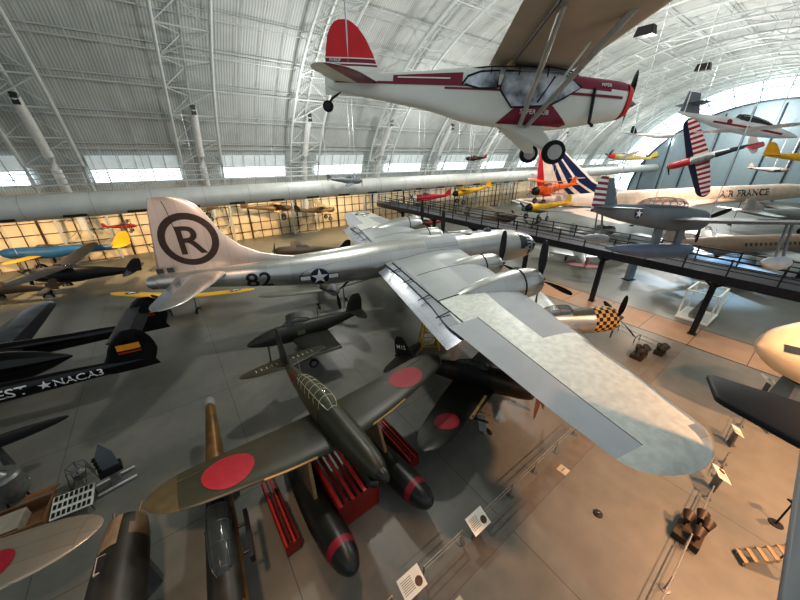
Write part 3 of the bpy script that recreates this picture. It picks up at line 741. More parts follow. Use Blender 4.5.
# ------------------------------------------------------------------ checker nosed fighter
CHK = bpy.data.materials.new('yellow and black checks'); CHK.use_nodes = True
nt = CHK.node_tree; N_ = nt.nodes; tcn = N_.new('ShaderNodeTexCoord'); sep = N_.new('ShaderNodeSeparateXYZ'); nt.links.new(tcn.outputs['Object'], sep.inputs[0])
at = N_.new('ShaderNodeMath'); at.operation = 'ARCTAN2'; nt.links.new(sep.outputs[1], at.inputs[0]); nt.links.new(sep.outputs[2], at.inputs[1])
am = N_.new('ShaderNodeMath'); am.operation = 'MULTIPLY'; am.inputs[1].default_value = 10 / PI; nt.links.new(at.outputs[0], am.inputs[0])
xm = N_.new('ShaderNodeMath'); xm.operation = 'MULTIPLY'; xm.inputs[1].default_value = 4.4; nt.links.new(sep.outputs[0], xm.inputs[0])
cbn = N_.new('ShaderNodeCombineXYZ'); nt.links.new(am.outputs[0], cbn.inputs[0]); nt.links.new(xm.outputs[0], cbn.inputs[1]); cbn.inputs[2].default_value = .5
ck = N_.new('ShaderNodeTexChecker'); ck.inputs['Scale'].default_value = 1; nt.links.new(cbn.outputs[0], ck.inputs['Vector'])
ck.inputs['Color1'].default_value = srgb(222, 170, 96); ck.inputs['Color2'].default_value = srgb(26, 24, 22)
nt.links.new(ck.outputs['Color'], N_['Principled BSDF'].inputs['Base Color'])
jug = empty('checker_nosed_fighter', 'bare metal fighter with yellow and black checkered nose beside the walkway column', 'airplane', (14.9, 18.45, 3.0), -.02, .09)
F = Fus([(-.5, 0, .7, .72), (-.9, 0, .8, .86), (-2., -.02, .8, .92), (-2.6, -.04, .72, .9), (-4.2, 0, .62, .84), (-6., .08, .46, .68), (-8., .18, .28, .46), (-9.8, .3, .1, .26), (-10.5, .34, .03, .08)], 4)
GRN2 = mat('dull green antiglare paint', (84, 88, 72), .5, 0, .1)
F.build('fuselage', [AL, CHK, GRN2], jug, 30, zone=lambda x, y, z: 1 if x > -2.05 else (2 if z > .6 and x > -3.4 else 0))
MB().lathe([(0, .56), (.02, .25), (.05, .05)], (-.52, 0, 0), 'x', 20).build('cowling_opening', DARKM, jug)
W = Wing(rounded([(.3, -2.9, 2.9, -.5, .14), (2.6, -2.95, 2.6, -.36, .13), (4.6, -3.1, 2.1, -.2, .12)], 6.1, 6))
for sg in (-1, 1):
    wo = W.build('wing', AL, jug, sg)
    leg(jug, -3.1, sg * 2.3, -.5, -2.3, .4, .24, -sg, door=AL)
s2 = Wing(rounded([(.1, -8.9, 1.5, .35, .1), (1.6, -9.1, 1.1, .37, .1)], 2.45, 4), camber=0)
for sg in (-1, 1): s2.build('tailplane', AL, jug, sg)
Wing([(.3, -8.2, 2.2, 0, .1), (.9, -8.9, 1.6, 0, .1), (1.5, -9.2, 1.25, 0, .1), (2., -9.5, .7, 0, .1)], camber=0).build('fin', AL, jug, vert=True)
canopy(jug, [(-3.2, .72, .1, .1, 2.), (-3.7, .76, .36, .5, 2.), (-4.5, .74, .38, .54, 2.), (-5.3, .66, .3, .4, 2.), (-5.9, .6, .08, .1, 2.)], GLASSD, STEEL, 3)
propeller(jug, (-.15, 0, 0), 1.86, 4, PI / 2 + .2, .085, .2, spinlen=.4)

# ------------------------------------------------------------------ dark green small jet on the open floor
GREY_GRN = mat('dark grey green jet paint', (40, 42, 34), .42, .05, .15, 1.2)
jet = empty('dark_green_jet', 'small plain dark green jet with pointed nose and clipped wings on open floor', 'airplane', (-9.65, 16.46, 2.14), 3.708, 0, .014)
F = Fus([(0, -.1, .04, .04), (-.15, -.09, .16, .16), (-.8, -.05, .36, .4), (-2., 0, .52, .62), (-3.4, 0, .54, .68), (-5., .04, .44, .56), (-6.6, .14, .24, .36), (-7.8, .24, .08, .16), (-8.1, .26, .02, .04)], 4)
F.build('fuselage', GREY_GRN, jet, 28)
W = Wing([(.3, -2.6, 2.6, -.38, .13), (2.2, -2.9, 2.2, -.28, .12), (3.1, -3.1, 2.0, -.22, .12)])
for sg in (-1, 1):
    wo = W.build('wing', GREY_GRN, jet, sg)
    MB().box((-4.1, sg * 3.13, -.23), (1.9, .05, .2)).build('folded_tip_fitting', mat('pale metal wing joint', (160, 158, 140), .4, .6), wo)
    leg(jet, -3.6, sg * 1.5, -.4, -1.8, .32, .18, sg)
leg(jet, -1.2, 0, -.4, -1.88, .24, .14, 1)
s2 = Wing(rounded([(.08, -6.9, 1.1, .4, .1), (1., -7.1, .8, .42, .1)], 1.7, 4), camber=0)
for sg in (-1, 1): s2.build('tailplane', GREY_GRN, jet, sg)
Wing([(.2, -6.4, 1.6, 0, .1), (.6, -6.8, 1.25, 0, .1), (1.2, -7.0, 1.05, 0, .1), (1.55, -7.2, .75, 0, .1), (1.7, -7.35, .45, 0, .1)], camber=0).build('fin', GREY_GRN, jet, vert=True)
canopy(jet, [(-2.2, .45, .08, .08, 2.), (-2.6, .55, .28, .36, 2.), (-3.2, .58, .3, .42, 2.), (-3.9, .54, .2, .26, 2.), (-4.3, .5, .06, .08, 2.)], GLASSD, mat('green canopy frame', (70, 72, 60), .4), 3)
MB().tube([(-4.7, 0, .5), (-4.7, 0, 1.35)], .025, 6).build('aerial_mast', GREY_GRN, jet)
MB().box((-3.3, .555, .1), (.5, .03, .3)).build('side_hatch', mat('pale green hatch', (104, 102, 78), .5), jet)

# ------------------------------------------------------------------ glossy black twin boom fighter
GBLK = mat('gloss black aircraft paint', (14, 14, 16), .16, .1, .2, 1.5)
GBLK2 = mat('greyish black wing paint', (70, 74, 78), .3, .35, .3, 1.2)  # greyer tone for parts of the upper wing and tailplane
wid = empty('black_twin_boom_fighter', 'glossy black twin boom night fighter with white lettering along its boom', 'airplane', (-27.9, 11.4, 1.95), 3.632, .012, -.008)
wid.scale = (.875, .875, .875)
N1 = Fus([(0, 0, .05, .05), (-.5, 0, .5, .5), (-2., .05, .8, .95), (-4.5, .1, .9, 1.2), (-7., .1, .85, 1.15), (-8.6, .08, .62, .8), (-9.9, .06, .2, .26), (-10.3, .05, .05, .06)], 4)
nc = N1.build('crew_nacelle', GBLK, wid, 28)
canopy(wid, [(-7.9, .3, .1, .15, 2.), (-8.6, .25, .4, .5, 2.), (-9.4, .18, .3, .36, 2.), (-10.1, .1, .05, .08, 2.)], GLASSD, STEEL, 3, 'tail_glazing')
canopy(wid, [(-1.6, .7, .1, .1, 2.), (-2.2, .8, .42, .6, 2.), (-3.8, .95, .44, .7, 2.), (-5.2, .9, .2, .3, 2.)], GLASSD, STEEL, 4)
W = Wing(rounded([(0, -3.6, 3.6, .15, .16), (2.6, -3.8, 3.4, .25, .15), (6., -4.4, 2.7, .5, .13), (8.8, -5., 2.0, .75, .12)], 10.0, 5))
BOOM = Fus([(-1.2, 0, .1, .1), (-1.4, 0, .55, .55), (-2.2, 0, .68, .72), (-4., -.02, .66, .78), (-6.2, -.04, .52, .72), (-8.5, -.04, .42, .6), (-11.5, .0, .32, .5), (-14.3, .0, .16, .36), (-15., .02, .05, .2)], 4)
for sg in (-1, 1):
    wo = W.build('wing', [GBLK, GBLK2], wid, sg, zone=lambda s, c, up, g=sg: 1 if up and s > 2.7 and c < .74 else 0, spans=[0, 1.4, 2.6, 2.8, 4.4, 6, 7.4, 8.8] + [k[0] for k in W.k if k[0] > 8.8])
    bo = BOOM.build('tail_boom', GBLK, wid, 26, y0=sg * 2.8)
    FW_ = Wing([(-.45, -13.4, 1.7, 0, .1), (.0, -12.3, 3.1, 0, .1), (.35, -12.65, 2.9, 0, .1), (.8, -12.95, 2.75, 0, .1), (1.3, -13.15, 2.5, 0, .1), (1.8, -13.4, 2.1, 0, .1), (2.2, -13.7, 1.55, 0, .1), (2.5, -14.1, .75, 0, .1)], camber=0)
    fn = FW_.build('fin', GBLK, wid, vert=True, y0=sg * 2.8)
    for s2 in (-1, 1):
        for (z0, z1, mm) in ((1.12, 1.55, mat('orange yellow fin band', (226, 150, 40), .4, 0, .06)), (.88, 1.02, mat('dull red fin band', (150, 52, 40), .4, 0, .06))):
            decal('fin_band', grid_poly(-.62, .62, z0, z1, 6, 2), mm, lambda u, v, q=sg, s_=s2: Vector((-14.25 + u, q * 2.8 + s_ * (yt(max(0, min(1, (FW_.at(v)[0] + 14.25 - u) / FW_.at(v)[1])), .1) * FW_.at(v)[1] + .015), v)), fn)
    propeller(wid, (-1.1, sg * 2.8, 0), 1.85, 4, .4, .08, .24, spinlen=.6)
    leg(wid, -4., sg * 2.8, -.4, -1.5, .42, .26, sg)
leg(wid, -1.2, 0, -.4, -1.55, .34, .2, 1)
TP = Wing([(0, -13.2, 1.75, 1.75, .1), (2.8, -13.2, 1.75, 1.75, .1)], camber=0)
for sg in (-1, 1): TP.build('tailplane', [GBLK, GBLK2], wid, sg, zone=lambda s, c, up: 1 if up and c < .6 else 0)
for (t, x, h_) in (('TEST', -8.2, .56), ('NACA3', -11.45, .46)):
    decal('boom_lettering', text_polys(t, h_), WHITE, lambda u, v, cx=x: BOOM.side(cx - u * 1.12, .02 + v * 1., 1, .02, 2.8), wid)
decal('boom_star', [star_poly(.33)], WHITE, lambda u, v: BOOM.side(-9.9 - u, .02 + v * .9, 1, .022, 2.8), wid, cuts=2)

# ------------------------------------------------------------------ white and maroon high wing light plane, hung close by
CRW = mat('ivory white dope', (226, 228, 216), .4, 0, .04, 1.5); MRN = mat('maroon dope', (128, 26, 52), .4, 0, .08, 2)
UND = mat('brown grey underside wing fabric', (196, 180, 158), .6, 0, .08, 1.5)  # wing underside is a browner grey than the ivory top
pip = empty('high_wing_light_plane', 'white and maroon high wing light plane hanging close under the roof', 'airplane', (4.831, 7.602, 14.02), -.11, -.06, -.013)
F = Fus([(-.12, -.05, .12, .16, 2.4), (-.3, -.06, .3, .34, 2.4), (-.9, -.1, .36, .42, 3), (-1.55, -.14, .37, .5, 4), (-1.9, -.14, .38, .52, 5), (-3.2, -.1, .37, .5, 5), (-4.2, -.04, .3, .36, 4), (-5.4, .0, .17, .24, 3), (-6.35, .04, .06, .15, 2.4), (-6.5, .05, .02, .1, 2.2)], 4)
F.build('fuselage', [CRW, MRN], pip, 48, zone=lambda x, y, z: 1 if (-1.4 < x < -.2 and z > .1 + .03 * x) else 0)
def pside(x, z, sg, o=.012): return F.side(x, z, sg, o)
for sg in (-1, 1):
    fp = lambda x, z, s_=sg: pside(x, z, s_, .015)
    def band(xs, z0, z1, nm='maroon_stripe', mm=MRN, o=.015):
        P = []
        for a, b_ in zip(xs, xs[1:]):
            P.append([(a, z0(a)), (b_, z0(b_)), (b_, z1(b_)), (a, z1(a))])
        decal(nm, P, mm, lambda x, z, s_=sg: pside(x, z, s_, o), pip)
    rng = lambda a, b_, n=10: [a + (b_ - a) * i / n for i in range(n + 1)]
    band(rng(-3.55, -5.0), lambda x: .07 + .005 * (x + 4), lambda x: .24 + .05 * (x + 4))
    band(rng(-3.8, -4.9), lambda x: .14, lambda x: .165, 'ivory_pinstripe', CRW, .022)
    band(rng(-2.5, -6.3), lambda x: .03 + .0 * x, lambda x: .075)
    band(rng(-2.45, -3.9), lambda x: -.03, lambda x: .005)
    band(rng(-.35, -1.9), lambda x: -.06 - .02 * x, lambda x: -.015 - .02 * x)
    decal('maroon_panel', [[(-1.25, -.6), (-2.75, -.6), (-2.3, -.18), (-1.75, -.18)]], MRN, fp, pip, cuts=3)
    decal('maroon_panel_lettering', text_polys('SUPER CUB', .085), WHITE, lambda u, v, s_=sg: pside(-2.02 - s_ * u * .95, -.36 + v, s_, .03), pip)
    decal('cowl_lettering', text_polys('PIPER', .06), WHITE, lambda u, v, s_=sg: pside(-.72 - s_ * u, .17 + v, s_, .03), pip)
nc = Fus([(-.06, -.05, .1, .13, 2.3), (-.1, -.05, .2, .25, 2.4), (-.16, -.06, .25, .29, 2.4), (-.22, -.06, .285, .325, 2.4)], 3); nc.build('red_nose_band', REDP, pip, 28)
cg = canopy(pip, [(-1.15, .2, .2, .1, 3), (-1.5, .2, .33, .22, 4), (-1.9, .2, .36, .24, 5), (-2.9, .2, .36, .22, 5), (-3.4, .2, .31, .17, 4), (-3.75, .2, .2, .1, 3)], glass('cabin glass', (176, 188, 190), .35), mat('black cabin frame', (40, 40, 42), .5), 4)
CABG = mat('cabin glass with painted reflections', (78, 88, 100), .12, .1, .2, 2.6, rgb2=(226, 234, 240), detail=3)  # pale reflections are mottled into the glass colour
for sg in (-1, 1):
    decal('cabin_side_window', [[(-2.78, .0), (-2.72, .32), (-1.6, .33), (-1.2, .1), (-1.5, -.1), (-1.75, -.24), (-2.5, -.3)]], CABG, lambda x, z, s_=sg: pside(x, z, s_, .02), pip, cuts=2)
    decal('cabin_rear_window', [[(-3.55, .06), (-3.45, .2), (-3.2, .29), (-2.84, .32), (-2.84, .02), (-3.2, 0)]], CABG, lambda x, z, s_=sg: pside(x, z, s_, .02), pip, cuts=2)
    for P in ([(-2.78, .0), (-2.72, .32), (-1.6, .33), (-1.2, .1), (-1.5, -.1), (-1.75, -.24), (-2.5, -.3), (-2.78, 0)], [(-3.55, .06), (-3.45, .2), (-3.2, .29), (-2.84, .32), (-2.84, .02), (-3.2, 0), (-3.5, .06)], [(-1.75, .26), (-2.0, -.2)]):
        MB().tube([pside(x, z, sg, .025) for x, z in P], .018, 5).build('window_frame', BLACK, pip)
MB().box((-2.6, 0, .35), (.12, .5, .8)).build('seat_back', mat('tan seat', (200, 170, 110), .7), pip)
W = Wing(rounded([(.0, -1.25, 1.75, .53, .12), (4.6, -1.25, 1.75, .6, .12)], 5.36, 6))
for sg in (-1, 1):
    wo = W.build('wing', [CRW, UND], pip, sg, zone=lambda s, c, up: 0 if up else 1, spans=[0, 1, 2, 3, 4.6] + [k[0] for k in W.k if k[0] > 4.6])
    MB().tube([(-2.6, sg * .3, .45), (-2.6, sg * 4.6, .52)], .02, 6).build('aileron_gap', BLACK, wo)
    for (xb, xt) in ((-1.85, -1.72), (-2.0, -2.6)):
        MB().tube([(xb - .25, sg * .36, -.62), (xt + .1, sg * 2.75, .52)], .045, 8).build('wing_strut', mat('grey wing strut', (186, 186, 178), .4, .2), wo)
    MB().tube([(-2., sg * 1.5, -.1), (-1.66, sg * 1.6, .5)], .02, 6).build('jury_strut', CRW, wo)
    MB().tube([(-2.37, sg * 1.5, -.1), (-2.3, sg * 1.6, .5)], .02, 6).build('jury_strut', CRW, wo)
    g = MB().loft([[Vector((-1.8, sg * .3, -.6)), Vector((-2.6, sg * .3, -.6)), Vector((-2.6, sg * .26, -.64)), Vector((-1.8, sg * .26, -.64))], [Vector((-1.55, sg * .82, -1.04)), Vector((-1.75, sg * .82, -1.04)), Vector((-1.75, sg * .78, -1.1)), Vector((-1.55, sg * .78, -1.1))]]).build('landing_gear', CRW, pip)
    wheel(g, (-1.62, sg * .93, -1.1), .22, .17, hub=mat('grey wheel cap', (170, 170, 166), .5))
st = Wing(rounded([(.04, -5.3, 1.05, .06, .06), (.9, -5.5, .95, .06, .06)], 1.55, 5), camber=0)
for sg in (-1, 1): st.build('tailplane', [CRW, MRN], pip, sg, zone=lambda s, c, up: 0 if up else (1 if c < .5 else 0))
FK = Wing([(-.2, -5.9, .62, 0, .05), (.1, -5.2, 1.36, 0, .05), (.35, -5.38, 1.16, 0, .05), (.6, -5.5, 1.02, 0, .05), (.85, -5.66, .82, 0, .05), (1.02, -5.82, .58, 0, .05), (1.1, -5.94, .38, 0, .05), (1.14, -6.04, .18, 0, .05)], camber=0)
fn = FK.build('fin', [CRW, REDP, MRN], pip, vert=True, spans=[-.2, .1, .3, .35, .385, .41, .48, .5, .6, .72, .85, .95, 1.02, 1.1, 1.14], zone=lambda s, c, up: 1 if s > .5 else (2 if .35 < s < .385 or .41 < s < .48 else 0))
for sg in (-1, 1): decal('tail_registration', text_polys('N1852P', .055), WHITE, lambda u, v, s_=sg: Vector((-6.3 - s_ * u, s_ * .05, .445 + v)), pip)
b = MB().tube([(-6.1, 0, -.08), (-6.4, 0, -.26), (-6.48, 0, -.38)], .025, 6).build('tail_spring', BLACK, pip); wheel(b, (-6.5, 0, -.42), .12, .09, hub=BLACK)
propeller(pip, (-.06, 0, -.08), .6, 2, PI / 2 - .05, .09, .08, spinlen=.15)
MB().tube([(-.95, -.4, .1), (-.9, -.42, -.5), (-.8, -.38, -.55)], .03, 6).build('exhaust_pipe', BLACK, pip)
for q in ((-6.0, .0, .1), (-2.2, 1.2, .78), (-2.2, -1.2, .78)): cable(pip, q)
# ------------------------------------------------------------------ further aircraft, simpler and farther off
def mini(name, label, loc, h, p=0, r=0, L=8., S=10., ch=1.5, fr=.5, body=None, wing=None, tail=None, pos='low', prop=3, gear=True, hung=False, cab=True, nose=None, star=False, spats=False, cat='airplane', tipc=None, fin_m=None, sweep=0., group=None):
    t = empty(name, label, cat, loc, h, p, r, group)
    wing = wing or body; tail = tail or body
    f = fr
    F = Fus([(0, 0, .05 * f, .05 * f), (-.02 * L, 0, .55 * f, .55 * f), (-.06 * L, 0, .85 * f, .9 * f), (-.15 * L, 0, f, 1.05 * f), (-.35 * L, 0, .98 * f, 1.15 * f), (-.55 * L, .02 * L, .75 * f, .9 * f), (-.78 * L, .03 * L, .4 * f, .55 * f), (-.96 * L, .045 * L, .12 * f, .25 * f), (-L, .05 * L, .04 * f, .08 * f)], 3)
    F.build('fuselage', [body, nose or body], t, 20, zone=lambda x, y, z: 1 if x > -.13 * L else 0)
    zs = {'low': [-.6 * f], 'mid': [0], 'high': [1.25 * f], 'bi': [-.75 * f, 1.9 * f]}[pos]
    for k, z in enumerate(zs):
        W = Wing(rounded([(.3 * f, -.2 * L, ch, z, .13), (S * .25, -.2 * L - sweep * S * .25 - .04 * ch, ch * .9, z + .02 * S, .13), (S * .42, -.2 * L - sweep * S * .42 - .1 * ch, ch * .75, z + .035 * S, .12)], S * .5, 4))
        for sg in (-1, 1):
            wo = W.build('wing', wing, t, sg)
            if star and k == len(zs) - 1: us_star(lambda u, v, o, s_=sg, W=W: Vector((-.2 * L - ch * .5 + v, s_ * (S * .36 + u), W.zat(-.2 * L - ch * .5 + v, S * .36 + u, True, o))), ch * .3, wo, False)
    if pos == 'bi':
        for sg in (-1, 1):
            for x in (-.22 * L, -.2 * L - ch * .7): MB().tube([(x, sg * S * .33, zs[0] + .05), (x, sg * S * .33, zs[1] + .05)], .035, 6).build('wing_strut', STEEL, t)
            MB().tube([(-.24 * L, sg * .3 * f, .6 * f), (-.24 * L, sg * .5 * f, zs[1])], .03, 6).build('cabane_strut', STEEL, t)
    if pos == 'high':
        for sg in (-1, 1): MB().tube([(-.27 * L, sg * .7 * f, -.6 * f), (-.26 * L, sg * S * .24, 1.25 * f + .015 * S)], .04, 6).build('wing_strut', STEEL, t)
    sw = Wing(rounded([(.05 * f, -.86 * L, .12 * L, .05 * L, .1), (S * .11, -.875 * L, .09 * L, .05 * L, .1)], S * .17, 3), camber=0)
    for sg in (-1, 1): sw.build('tailplane', tail, t, sg)
    FH = .15 * L
    Wing([(.03 * L, -.82 * L, .17 * L, 0, .09), (.03 * L + FH * .5, -.87 * L, .13 * L, 0, .09), (.03 * L + FH * .85, -.91 * L, .09 * L, 0, .09), (.03 * L + FH, -.945 * L, .045 * L, 0, .09)], camber=0).build('fin', fin_m or tail, t, vert=True)
    if cab: canopy(t, [(-.26 * L, .9 * f, .1, .08, 2.), (-.3 * L, f, .45 * f, .5 * f, 2.), (-.38 * L, f, .45 * f, .55 * f, 2.), (-.47 * L, .9 * f, .1, .1, 2.)], GLASSD, STEEL, 2, n=14)
    if prop: propeller(t, (.0, 0, 0), .17 * L if prop > 2 else .14 * L, prop, .6, .09, .22 * f, spinlen=.5 * f)
    if gear:
        for sg in (-1, 1): leg(t, -.2 * L, sg * max(f, S * .1), -.5 * f, -.16 * L - f * .4, .05 * L, .18, sg, door=body if spats else None)
    if hung:
        cable(t, (-.22 * L, S * .2, (zs[-1] if zs[-1] > 0 else .3))); cable(t, (-.22 * L, -S * .2, (zs[-1] if zs[-1] > 0 else .3)))
    return t
cN = lambda n, c, r_=.42, m_=0.: mat(n, c, r_, m_, .1, 1.2)
YLW = cN('chrome yellow dope', (226, 176, 48)); BLU = cN('bright blue paint', (38, 92, 140)); DKB = cN('night black paint', (24, 24, 26), .5); RACE = cN('racing red paint', (172, 30, 44)); ORG = cN('orange dope', (228, 104, 34))
SEAG = cN('navy grey paint', (116, 124, 128)); SEAG2 = cN('dark navy grey paint', (104, 112, 116)); WHT = cN('gloss white paint', (226, 226, 222), .3); BRN = cN('brown camouflage', (96, 80, 58)); SIL = cN('silver dope', (176, 180, 180), .35, .6); CAM = cN('grey green camouflage', (92, 96, 84)); MAR2 = cN('dark red paint', (140, 28, 36)); TEAL = cN('pale teal paint', (120, 150, 150)); OLV = cN('mottled olive yellow paint', (150, 146, 84))
# --- around the bomber's tail
hur = mini('camouflaged_fighter', 'brown green camouflaged fighter with ringed roundel parked behind the silver bomber fuselage', (-5.6, 25.2, 1.9), -1.05, .12, 0, 9.6, 12.2, 2.1, .52, CAM, CAM, BRN, nose=SEAG)
for sg in (-1, 1):
    decal('roundel', disc_polys(.42, n=24), NAVY, lambda u, v, s_=sg: Vector((-6.0 + u, s_ * .45 , .25 + v)), hur)
    decal('roundel_ring', disc_polys(.28, n=24), WHITE, lambda u, v, s_=sg: Vector((-6.0 + u, s_ * .462, .25 + v)), hur)
    decal('roundel_centre', disc_polys(.12, n=16), HINO, lambda u, v, s_=sg: Vector((-6.0 + u, s_ * .475, .25 + v)), hur)
mini('yellow_winged_trainer', 'yellow winged trainer with star roundel standing behind the bomber tailplane', (-19.6, 23.6, 1.75), -1.5, .13, 0, 8., 12.6, 1.7, .5, YLW, YLW, YLW, nose=DKB, star=True)
mini('black_spatted_plane', 'black high wing plane with spatted wheels on the floor below the air duct', (-37.2, 29.2, 2.0), 3.5, .1, 0, 9.3, 15., 1.7, .72, DKB, DKB, DKB, pos='high', spats=True)
mini('blue_yellow_trainer', 'bright blue low wing trainer with yellow wing and yellow tail at far left', (-46.2, 34.6, 2.6), 3.42, .04, 0, 13., 9., 1.5, .62, BLU, YLW, YLW, prop=2, hung=True)
mini('brown_fighter', 'dull brown fighter parked beyond the fin fillet of the silver bomber', (-15.6, 37.4, 2.1), 3.5, .12, 0, 9.5, 11., 2., .6, BRN, BRN, DKB)
mini('dark_biplane', 'dark brown biplane hanging against the cream glazed side wall', (-17.5, 51.8, 5.2), .35, 0, 0, 7.5, 9., 1.3, .42, BRN, cN('tan wing fabric', (176, 142, 92)), BRN, pos='bi', prop=2, hung=True)
mini('small_red_biplane', 'small dull red biplane hanging against the cream side wall left of the bomber fin', (-34.3, 40.6, 4.6), .5, 0, 0, 3.4, 4., .7, .22, MAR2, BRN, MAR2, pos='bi', prop=2, hung=True)
mini('tan_high_wing_plane', 'tan high wing plane hanging above the bomber fuselage before the side wall', (-25.7, 45., 6.4), .6, .1, .1, 7., 11., 1.5, .42, cN('tan fuselage fabric', (150, 124, 84)), cN('tan wing fabric', (176, 142, 92)), BRN, pos='high', prop=2, hung=True)
mini('dark_twin_seat_plane', 'very dark open cockpit plane standing on the floor under the hanging biplane', (-33., 40.5, 1.7), 3.3, .1, 0, 8.5, 10., 1.6, .5, DKB, BRN, DKB, pos='low', prop=2)
mini('green_brown_trainer', 'drab open cockpit trainer on the floor at the left edge below the blue trainer', (-41., 27., 1.6), 3.3, .12, 0, 7.5, 9., 1.5, .5, BRN, CAM, BRN, pos='low', prop=2)
mini('cream_biplane', 'cream winged biplane hanging before the side wall right of the bomber fin', (-11.5, 56.1, 4.2), .6, 0, 0, 7., 9., 1.3, .4, BRN, cN('cream wing fabric', (206, 184, 140)), DKB, pos='bi', prop=2, hung=True)
mini('grey_star_racer', 'tiny grey plane with star hanging in front of the air duct', (-5.2, 45.0, 9.7), -.1, 0, .2, 4.8, 5.6, .9, .36, SEAG, SEAG, SEAG, star=True, hung=True, gear=False)
mini('red_low_wing_racer', 'dark red low wing racer parked beyond the walkway railing', (2.0, 57.0, 6.0), 3.35, 0, 0, 7.2, 8., 1.3, .5, RACE, MAR2, RACE, nose=WHT, hung=True)
mini('yellow_cub', 'yellow high wing plane hanging to the right of the red racer', (9.9, 61.6, 6.1), 3.5, -.1, 0, 8.6, 11., 1.6, .5, YLW, YLW, YLW, pos='high', prop=2, hung=True, nose=DKB)
mini('tiny_red_black_plane', 'tiny red and black plane hanging high before the window strip', (12.6, 65.2, 12.2), 3.3, 0, 0, 4.2, 5., .9, .35, DKB, RACE, RACE, pos='mid', prop=2, hung=True, gear=False)
mini('orange_biplane', 'bright orange biplane hanging in front of the striped airliner fin', (19.8, 49.2, 7.9), 3.5, -.05, 0, 8.6, 7.6, 1.4, .62, ORG, ORG, ORG, pos='bi', prop=2, hung=True, nose=DKB)
mini('yellow_nosed_plane', 'plane with yellow nose and long grey wings below the orange biplane', (18.2, 46.6, 5.9), 3.45, 0, 0, 8.2, 13., 1.6, .5, YLW, SEAG, YLW, nose=DKB, hung=True)
mini('olive_red_nosed_plane', 'olive and yellow plane with red nose hanging left of the striped wing', (40.6, 66.6, 12.7), 3.05, .1, .2, 9., 9., 1.4, .5, OLV, WHT, OLV, nose=RACE, hung=True, gear=False)
mini('slim_white_glider', 'slim white glider with dark tail hanging under the far roof', (40.5, 52.0, 15.4), .1, 0, .05, 7., 16., .7, .3, WHT, WHT, DKB, pos='mid', prop=0, gear=False, hung=True)
mini('yellow_long_plane', 'long yellow plane hanging at the right edge', (57., 41.0, 12.4), -.25, 0, 0, 11., 10., 1.6, .6, YLW, YLW, YLW, pos='low', gear=False, hung=True)
mini('small_grey_drone', 'small grey straight winged drone hanging before the blue door wall', (56.5, 49., 10.9), -.2, 0, 0, 5., 5., .8, .3, SEAG2, SEAG2, SEAG2, pos='mid', prop=0, cab=False, gear=False, hung=True)
# --- grey floatplane hung near the walkway
osu = empty('grey_floatplane', 'grey floatplane with red and white striped rudder hanging before the walkway', 'airplane', (18.91, 19.594, 9.28), .374, -.105, -.1)
F = Fus([(-.3, 0, .5, .5), (-.6, 0, .6, .62), (-1.5, 0, .62, .68), (-3., 0, .58, .72), (-5.5, .05, .48, .62), (-8., .12, .28, .42), (-10., .2, .06, .14)], 4); F.build('fuselage', SEAG2, osu, 24)
W = Wing(rounded([(.3, -2.3, 2.1, -.1, .14), (3., -2.35, 2.0, .02, .14), (4.4, -2.5, 1.75, .1, .12)], 5.5, 5))
for sg in (-1, 1):
    wo = W.build('wing', SEAG, osu, sg)
    us_star(lambda u, v, o, s_=sg: Vector((-3.2 + v, s_ * (4.0 + u), W.zat(-3.2 + v, 4.0 + u, True, o))), .5, wo, False)
    K = Fus([(-1.6, -1.75, .03, .03), (-1.75, -1.75, .2, .22), (-2.6, -1.75, .3, .34), (-3.6, -1.72, .22, .26), (-4.4, -1.66, .03, .03)], 4); fl = K.build('wing_float', cN('pale grey float paint', (176, 182, 184)), osu, 18, y0=sg * 4.6)
    MB().tube([(-2.4, sg * 4.6, -1.5), (-2.9, sg * 4.6, .1)], .06, 8).build('float_strut', SEAG, fl); MB().tube([(-3.2, sg * 4.6, -1.5), (-3.4, sg * 4.6, .1)], .05, 8).build('float_strut', SEAG, fl)
    us_star(lambda u, v, o, s_=sg: F.side(-7.0 + u, .12 + v, s_, o), .26, osu, False)
K = Fus([(-.2, -1.75, .04, .04), (-.5, -1.8, .26, .28), (-1.6, -1.9, .42, .44), (-4., -1.92, .44, .46), (-6.5, -1.85, .3, .3), (-8.3, -1.75, .05, .06)], 4); fl = K.build('main_float', cN('blue grey float paint', (98, 112, 132)), osu, 22)
for x in (-2., -4.2): MB().box((x, 0, -1.05), (.6, .16, 1.1)).build('float_pylon', SEAG2, fl)
canopy(osu, [(-2.3, .5, .1, .1, 2.), (-2.8, .58, .36, .5, 2.), (-4.4, .56, .38, .52, 2.), (-6., .46, .34, .46, 2.), (-6.8, .38, .1, .12, 2.)], GLASSD, SEAG, 6)
sw = Wing(rounded([(.05, -8.5, 1.4, .3, .1), (1.2, -8.7, 1.1, .3, .1)], 1.9, 4), camber=0)
for sg in (-1, 1): sw.build('tailplane', SEAG, osu, sg)
FS = Wing([(.2, -8.1, 1.1, 0, .09), (1.0, -8.6, .75, 0, .09), (1.7, -9.0, .4, 0, .09)], camber=0); FS.build('fin', SEAG2, osu, vert=True)
RU = Wing([(.05, -9.2, .95, 0, .08), (1.1, -9.32, .85, 0, .08), (1.6, -9.38, .65, 0, .08), (1.75, -9.42, .45, 0, .08)], camber=0)
RU.build('rudder', [MAR2, WHT], osu, vert=True, spans=[.05 + .13 * i for i in range(14)], zone=lambda s, c, up: int((s - .05) / .13) % 2)
propeller(osu, (-.1, 0, 0), 1.4, 3, .5, .09, .15)
for q in ((-2.8, 1.5, .1), (-2.8, -1.5, .1), (-8.6, 0, .5)): cable(osu, q)
